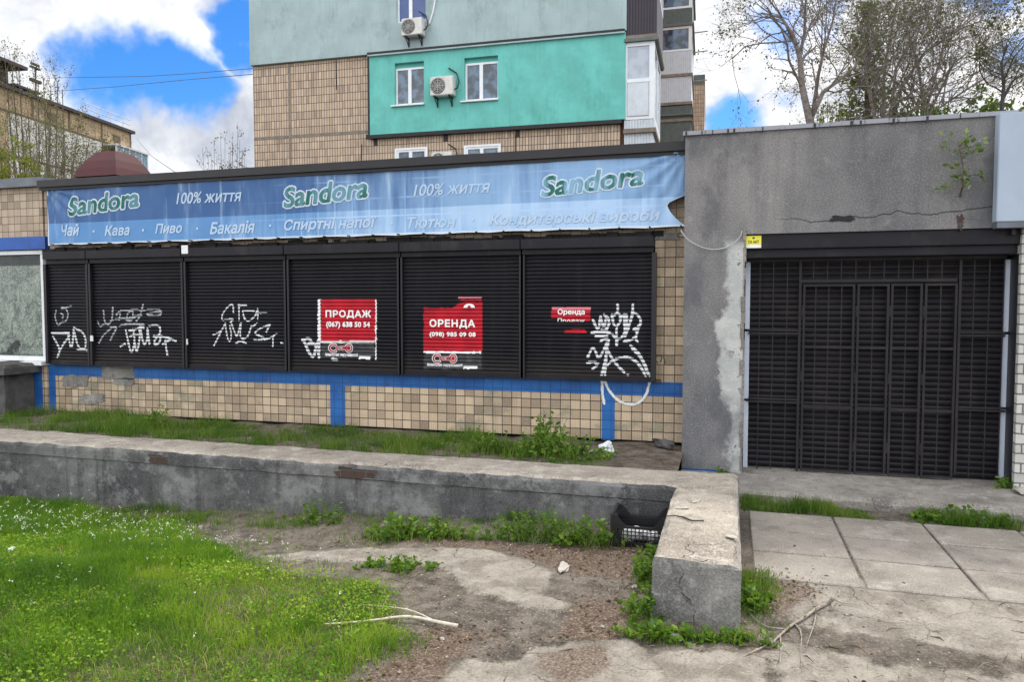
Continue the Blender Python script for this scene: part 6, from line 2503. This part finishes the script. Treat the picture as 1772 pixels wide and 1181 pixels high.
# weeds, one clump each
def weed(label, px, py, wx_, wy_, h, n, seed, zf=None, leaf=(.018, .05), mat='weed', name='weed', at=None):
    r_ = np.random.default_rng(seed)
    if at is None:
        x, y = G(px, py, 0.0)
        zz_ = float(gz(x, y))
        x, y = G(px, py, zz_)
    else:
        x, y = at
    z0 = float((zf or gz)(x, y))
    t = thing(name, label, 'weed', (x, y, z0))
    m = MB()
    lp, ld = [], []
    n = int(n * .8)
    tall_ = 0.75 + .5 * r_.random()
    for k in range(n):
        a = r_.uniform(0, 2 * PI)
        rr = r_.random() ** .8 * (1.0 if r_.random() < .8 else 1.5)
        bx, by = x + wx_ * rr * math.cos(a), y + wy_ * rr * math.sin(a) * .9
        bz_ = float((zf or gz)(bx, by))
        hh = h * tall_ * r_.uniform(.2, 1.25) ** 1.2 * max(.3, 1 - .45 * rr)
        e = Vector((bx + r_.normal() * .25 * hh + wx_ * .25 * math.cos(a) * rr, by + r_.normal() * .25 * hh, bz_ + hh))
        s0 = Vector((bx, by, bz_ - .01))
        md = s0.lerp(e, .55) + Vector((r_.normal() * .1 * hh, 0, .08 * hh))
        m.tube([s0, md, e], [.0028, .002, .0012], 3, cap=False)
        for j in range(9):
            f = r_.uniform(.2, 1.05)
            q = s0.lerp(md, f / .55) if f < .55 else md.lerp(e, (f - .55) / .45)
            a2 = r_.uniform(0, 2 * PI)
            lp.append(q)
            ld.append(Vector((math.cos(a2), math.sin(a2), r_.uniform(-.1, .75))).normalized())
    m.build('stem', M['grass_stem'], t)
    k = len(lp)
    big_ = r_.uniform(.8, 1.3)
    ln = leaf[0] * .6 + (leaf[1] - leaf[0] * .6) * r_.random(k) ** 1.1 * big_
    V, sz_, L = leaflets(np.array(lp), np.array(ld), ln, ln * r_.uniform(.5, .8), r_)
    np_mesh('leaves', V - np.array([x, y, z0]), sz_, L, M[mat], t, tint=np.repeat(np.clip(r_.normal(r_.uniform(.3, .65), .28, k), 0, 1), 6))
    nb2 = int(n * 2.2)
    a = r_.uniform(0, 2 * PI, nb2)
    rr = r_.random(nb2) ** .7 * 1.35
    bx, by = x + wx_ * rr * np.cos(a), y + wy_ * rr * np.sin(a)
    pb_ = np.stack([bx, by, (zf or gz)(bx, by) * np.ones(nb2)], 1)
    V, sz_, L = blades(pb_, r_.uniform(.2, 1.0, nb2) * h, r_.uniform(.002, .005, nb2), r_.uniform(.2, 1, nb2), r_)
    np_mesh('grass_blades', V - np.array([x, y, z0]), sz_, L, M['grass_dim'], t, tint=np.repeat(r_.random(nb2), 5))


M['grass_stem'] = plain('green_stem', (.09, .14, .03), .7, .2)
weed('low spreading weed at the left front corner of the pier', 1128, 1108, .13, .05, .10, 46, 1)
weed('small weed under the middle of the pier face', 1196, 1110, .10, .03, .07, 26, 2)
weed('broad bright weed at the right front corner of the pier', 1278, 1112, .17, .05, .12, 46, 3)
weed('weed strip climbing along the left side of the pier', 1112, 1065, .09, .14, .13, 60, 4)
weed('taller weed on the left side of the pier near its middle', 1122, 1005, .08, .20, .14, 60, 5)
weed('weed beside the pier near the black crate', 1128, 975, .07, .10, .12, 34, 6)
weed('weed in front of the right side of the pier base', 1300, 1040, .08, .18, .09, 40, 7)
weed('leafy weed against the low wall beside the black crate', 1020, 944, .20, .08, .24, 60, 8)
weed('wide leafy clump against the low wall left of the crate', 945, 938, .30, .09, .21, 90, 9)
weed('thin weed against the low wall between two clumps', 880, 936, .16, .06, .16, 34, 10)
weed('bright bushy weed against the middle of the low wall', 693, 930, .28, .12, .20, 100, 11)
weed('dark leafy weed under the bare brick patch of the wall', 770, 930, .26, .08, .17, 70, 12)
weed('small leafy weed left of the bright bushy one', 550, 905, .22, .08, .17, 50, 13)
weed('low weed at the lawn edge near the pale branch', 690, 985, .22, .12, .07, 60, 14)
weed('lush green weed mound at the right end of the soil strip', 0, 0, .42, .20, .22, 160, 15, sz, at=(-1.55, 6.75))
weed('tall pointed weed behind the lush mound', 0, 0, .16, .12, .34, 50, 16, sz, at=(-1.75, 7.02))
weed('low weed mound left of the lush one in the soil strip', 0, 0, .34, .14, .17, 90, 17, sz, at=(-2.25, 6.75))
weed('yellowish weed on the soil strip below the green paint', 0, 0, .22, .12, .26, 40, 18, sz, at=(-6.25, 6.9))
weed('small weed at the foot of the grey pillar', 0, 0, .09, .03, .10, 22, 19, lambda x, y: .14, at=(-.03, 7.15))
weed('small weed at the foot of the white brick jamb', 0, 0, .10, .05, .10, 26, 20, lambda x, y: PZ_ + .02, at=(2.32, 7.28))
weed('leafy weed at the right end of the grass strip', 0, 0, .30, .08, .12, 60, 21, at=(1.75, 6.47))
#weed('orange tinged dry tuft on the path edge', 803, 1100, .08, .05, .06, 30, 22, mat='leaf_dry')

# ------------------------------------------------------------------ crate and its contents
cx_, cy_ = G(1097, 948, 0)
cz_ = float(gz(cx_, cy_)) + .004
c_x0, c_x1 = G(1057, 950, 0)[0], pier_x0 - .015
cw = c_x1 - c_x0
cy0, cy1 = 5.33, 5.63
crate = thing('plastic_crate', 'black plastic vegetable crate beside the low pier', 'crate', ((c_x0 + c_x1) / 2, (cy0 + cy1) / 2, cz_))
M['crate'] = plain('black_plastic', (.012, .012, .014), .38, .2, spec=.5)
H1, H2 = .135, .225


def lattice(mb, p0, p1, z0, z1, nx_, nz_, t=.007):
    """open grid wall between two floor points"""
    p0, p1 = Vector(p0), Vector(p1)
    d = p1 - p0
    ln = d.length
    ang = math.atan2(d.y, d.x)
    MM = Matrix.Translation(p0) @ Matrix.Rotation(ang, 4, 'Z')
    for k in range(nx_ + 1):
        x = ln * k / nx_
        mb.box(x - t / 2, x + t / 2, -t / 2, t / 2, z0, z1, MM)
    for k in range(nz_ + 1):
        z = z0 + (z1 - z0) * k / nz_
        mb.box(0, ln, -t * .4, t * .4, z - t / 2, z + t / 2, MM)


m = MB()
lattice(m, (c_x0, cy0, cz_), (c_x1, cy0, cz_), .0, H1, 14, 5)
m.box(c_x0, c_x1, cy0 - .009, cy0 + .009, cz_ + H1 - .004, cz_ + H1 + .014)
m.build('side_wall', M['crate'], crate)
m = MB()
lattice(m, (c_x0, cy1, cz_), (c_x1, cy1, cz_), .0, H1, 14, 5)
m.box(c_x0, c_x1, cy1 - .009, cy1 + .009, cz_ + H1 - .004, cz_ + H1 + .014)
m.box(c_x0 + .01, c_x1 - .01, cy1 + .002, cy1 + .006, cz_ + .05, cz_ + H1)
m.build('side_wall', M['crate'], crate)
for x in (c_x0, c_x1):
    m = MB()
    lattice(m, (x, cy0, cz_), (x, cy1, cz_), .0, H1, 9, 5)
    m.box(x - .008, x + .008, cy0, cy1, cz_ + H1 - .004, cz_ + H1 + .012)
    m.build('end_wall', M['crate'], crate)
for x, sx_ in ((c_x0, 1), (c_x1, -1)):
    for y, sy_ in ((cy0, 1), (cy1, -1)):
        m = MB()
        m.box(x - .011, x + .011, y - .011, y + .011, cz_, cz_ + H2)
        # sloped shoulder towards the long side
        k = len(m.v)
        for yy in (y - .009, y + .009):
            m.v += [(x, yy, cz_ + H1 + .012), (x + sx_ * .10, yy, cz_ + H1 + .012), (x + sx_ * .03, yy, cz_ + H2), (x, yy, cz_ + H2)]
        for f_ in ((0, 1, 2, 3), (7, 6, 5, 4), (0, 4, 5, 1), (1, 5, 6, 2), (2, 6, 7, 3), (3, 7, 4, 0)):
            m.f.append(tuple(k + i for i in f_))
            m.mi.append(0)
        m.build('corner_post', M['crate'], crate)
    boxes('handle', M['crate'], crate, [(x - .009, x + .009, cy0 + .012, cy1 - .012, cz_ + H2 - .02, cz_ + H2)])
boxes('base', M['crate'], crate, [(c_x0 + .01, c_x1 - .01, cy0 + .01, cy1 - .01, cz_ + .004, cz_ + .012)])
rp = np.random.default_rng(6)


def crumple(name, label, cat, loc, r, mat, seed, sq=(1, 1, .6), amp=.35, sub=3):
    bm = bmesh.new()
    bmesh.ops.create_icosphere(bm, subdivisions=sub, radius=1)
    for v in bm.verts:
        p = v.co
        k = 1 + amp * (float(vnoise(p.x * 2.3 + seed, p.y * 2.3 + p.z * 1.7, seed)) - .5) * 2 + amp * .5 * (float(vnoise(p.x * 6 + seed, p.y * 6 + p.z * 5, seed + 3)) - .5)
        v.co = Vector((p.x * sq[0], p.y * sq[1], p.z * sq[2])) * k * r
    zmin = min(v.co.z for v in bm.verts)
    for v in bm.verts:
        v.co.z -= zmin
    me = bpy.data.meshes.new(name)
    bm.to_mesh(me)
    bm.free()
    o = link(name, me, mat)
    o.location = loc
    o.rotation_euler = (0, 0, seed * 1.3)
    return tag(o, label, cat)


M['paper'] = plain('white_paper', (.62, .62, .64), .8, .08, scale=20.)
M['stone'] = plain('pale_stone', (.36, .335, .30), .9, .2, scale=20., bump=.5)
M['bag'] = plain('white_plastic_bag', (.62, .65, .68), .35, .1)
M['cement'] = plain('cement_lump', (.075, .072, .072), .9, .3, scale=9., bump=.6)
for k, (lab, fx_, r_) in enumerate((('largest crumpled white paper wad in the black crate', .36, .062), ('crumpled white paper in the crate, against its front grid', .56, .048), ('small white paper scrap in the crate close to the pier', .72, .042), ('white paper wad in the crate nearest its left end', .22, .045))):
    crumple('crumpled_paper', lab, 'paper', (c_x0 + cw * fx_, cy0 + .075 + .04 * (k % 2), cz_ + .014), r_, M['paper'], k + 3, (1.2, .8, .9))
x, y = G(975, 987, 0)
crumple('stone', 'flat whitish stone lying on the dirt before the wall', 'stone', (x, y, float(gz(x, y)) - .004), .062, M['stone'], 11, (1.4, .6, .26), .35)
x, y = G(1168, 1108, 0)
crumple('stone', 'flat grey stone between weeds under the pier face', 'stone', (x, y, float(gz(x, y)) - .004), .042, M['stone'], 12, (1.3, .8, .35), .8)
x, y = G(1098, 1020, 0)
crumple('stone', 'small pale pebble on the reddish litter near the pier', 'stone', (x, y, float(gz(x, y)) - .003), .013, M['stone'], 13, (1.2, 1, .5), .8)
x, y = G(1043, 1088, 0)
crumple('stone', 'small whitish pebble low on the reddish litter', 'stone', (x, y, float(gz(x, y)) - .003), .012, M['stone'], 14, (1.2, 1, .5), .8)
x, y = G(765, 1108, 0)
crumple('stone', 'small round pebble at the tip of the pale branch', 'stone', (x, y, float(gz(x, y)) - .003), .011, M['stone'], 15, (1.2, 1, .5), .8)
crumple('plastic_bag', 'crumpled white plastic bag lying behind the lush weeds', 'litter', (-1.12, 7.02, float(sz(-1.12, 7.02)) - .01), .055, M['bag'], 17, (1.1, .6, .75), .95)
crumple('cement_chip', 'flat pale cement chip beside the white plastic bag', 'rubble', (-1.30, 6.95, float(sz(-1.3, 6.95)) - .004), .07, M['stone'], 18, (1.4, .6, .3), .3)
crumple('rubble', 'small dark rubble heap at the foot of the tiled wall', 'rubble', (-.62, 7.35, float(sz(-.62, 7.35)) - .01), .075, M['cement'], 19, (1.4, .7, .6), .5)
x, y = G(20, 967, -.1)
crumple('litter_scrap', 'pale blue scrap of litter on the lawn at the left', 'litter', (x, y, float(gz(x, y)) + .03), .03, M['bag'], 21, (1.3, .7, .4), .4)
crumple('cement_chip', 'pale cement chip by the weed at the white jamb', 'rubble', (2.36, 7.12, PZ_ + .012), .07, M['stone'], 23, (1.6, .7, .3), .3)
for k, (px, py) in enumerate(((1205, 868), (1265, 930), (1180, 880))):
    x, y = G(px, py, WZ)
    crumple('cement_flake', ['thin pale flake of cement on top of the pier, far part', 'oval pale flake of cement on top of the pier, near part', 'small flake of cement at the left side of the pier top'][k], 'rubble', (x, y, WZ - .004), .04, M['stone'], 25 + k, (1.3, .6, .16), .2, 2)

# dark lump of cement at the left end of the shop front
lx_, lz_ = P(14, 640, 7.2)
lump = thing('cement_block', 'dark broken cement block with a jutting cap at the left edge', 'block', (lx_ - .2, 7.2, .3))
m = MB()
xr_ = P(28, 650, 7.2)[0]
rough_box(xr_ - 1.2, xr_ - .06, 7.08, 7.50, .28, PZ(20, 648, 7.2), .07, .02, 71, 'body', [M['cement'], M['cement']], lump, .03)
rough_box(xr_ - 1.3, xr_ + .06, 6.98, 7.5, PZ(20, 647, 7.2), PZ(20, 629, 7.2), .06, .02, 73, 'cap', [M['cement'], M['cement']], lump, .05)


# ------------------------------------------------------------------ fallen branches
def fallen(name, label, mat, pxs, r0, r1, twigs, seed, lift=.012):
    r_ = np.random.default_rng(seed)

    def world(px, py, l=0.):
        z = .03
        for _ in range(3):
            x, y = G(px, py, z)
            z = float(gz(x, y)) + lift + l
        return Vector((x, y, z))
    pts = [world(*p) for p in smooth_stroke(pxs, 1)]
    t = thing(name, label, 'branch', tuple(pts[0]))
    m = MB()
    m.tube(pts, [r0 + (r1 - r0) * i / (len(pts) - 1) for i in range(len(pts))], 7)
    m.build('limb', mat, t, smooth=True)
    for tw_ in twigs:
        q = [world(*p) for p in smooth_stroke(tw_, 1)]
        m = MB()
        m.tube(q, [r1 * 1.3 - r1 * i / (len(q) - 1) for i in range(len(q))], 5)
        m.build('twig', mat, t, smooth=True)


M['pale_wood'] = plain('bleached_wood', (.48, .43, .36), .8, .2, scale=25.)
M['grey_wood'] = plain('weathered_wood', (.26, .225, .19), .85, .3, scale=25.)
fallen('fallen_branch', 'pale bleached forked branch lying across the lawn edge', M['pale_wood'],
       [(792, 1084), (760, 1078), (715, 1068), (690, 1068), (650, 1074), (600, 1079), (560, 1081)], .011, .004,
       [[(752, 1076, ), (725, 1062), (700, 1054), (660, 1050), (620, 1047)]], 1, .03)
fallen('fallen_branch', 'grey forked branch with bare twigs lying right of the pier', M['grey_wood'],
       [(1442, 1040, .05), (1418, 1052, .04), (1395, 1068, .03), (1370, 1082, .02), (1350, 1100), (1335, 1115)], .012, .004,
       [[(1442, 1040, .05), (1465, 1046, .03), (1480, 1048, .01), (1498, 1053)], [(1412, 1056, .04), (1410, 1080, .02), (1402, 1100, .01), (1394, 1125)], [(1395, 1068, .03), (1378, 1075, .05), (1360, 1092, .04), (1340, 1094, .03)],
        [(1350, 1098), (1352, 1130), (1347, 1170)], [(1375, 1080), (1388, 1095), (1385, 1130), (1388, 1160)], [(1336, 1114), (1300, 1130), (1260, 1150), (1215, 1175)], [(1360, 1090), (1320, 1085), (1295, 1060)]], 2)
m = MB()
pts = [(*G(a, b, WZ + .006), WZ + .006) for a, b in ((1152, 894), (1168, 893), (1182, 896), (1198, 902), (1218, 902))]
m.tube(pts, [.003, .004, .006, .006, .005], 6)
tag(m.build('twig', M['bark_dark'], origin=pts[0]), 'thin dark twig lying across the pier top', 'twig')


# ------------------------------------------------------------------ separate loose pieces that share a builder
def split_loose(o):
    me = o.data
    nv = len(me.vertices)
    par = list(range(nv))

    def find(a):
        while par[a] != a:
            par[a] = par[par[a]]
            a = par[a]
        return a
    for p in me.polygons:
        vs = list(p.vertices)
        r0 = find(vs[0])
        for v in vs[1:]:
            par[find(v)] = r0
    groups = {}
    for i in range(nv):
        groups.setdefault(find(i), []).append(i)
    gs = list(groups.values())
    if len(gs) < 2:
        return
    co = [v.co.copy() for v in me.vertices]
    bb = []
    for g_ in gs:
        bb.append([[min(co[i][a] for i in g_) - .003 for a in range(3)], [max(co[i][a] for i in g_) + .003 for a in range(3)]])
    gp = list(range(len(gs)))

    def gf(a):
        while gp[a] != a:
            a = gp[a]
        return a
    for i in range(len(gs)):
        for j in range(i + 1, len(gs)):
            if all(bb[i][0][a] <= bb[j][1][a] and bb[j][0][a] <= bb[i][1][a] for a in range(3)):
                gp[gf(j)] = gf(i)
    merged = {}
    for i, g_ in enumerate(gs):
        merged.setdefault(gf(i), []).extend(g_)
    merged = list(merged.values())
    if len(merged) < 2:
        return
    name = o.name.split('.')[0]
    for g_ in merged:
        idx = {v: k for k, v in enumerate(g_)}
        nm = bpy.data.meshes.new(name)
        nm.from_pydata([co[v] for v in g_], [], [[idx[v] for v in p.vertices] for p in me.polygons if p.vertices[0] in idx])
        q = bpy.data.objects.new(name, nm)
        for mt in me.materials:
            nm.materials.append(mt)
        COL.objects.link(q)
        q.parent = o.parent
        q.location = o.location
    bpy.data.objects.remove(o)


SPLIT = {'guide_rail', 'door_frame', 'mortar_patch', 'bar', 'hinge', 'bracket', 'tie', 'panel_joint', 'tar_line', 'attic_vent', 'white_render',
         'clothes_pole', 'pane', 'blue_band', 'tarred_edge', 'rusty_mortar', 'backing_frame', 'side_wall', 'roof_rail', 'wall'}
for o in list(bpy.data.objects):
    if o.type == 'MESH' and o.name.split('.')[0] in SPLIT and not o.children:
        if o.parent is not None and o.parent.name.startswith(('plastic_crate', 'air_conditioner')) and o.name.split('.')[0] == 'side_wall':
            continue
        split_loose(o)
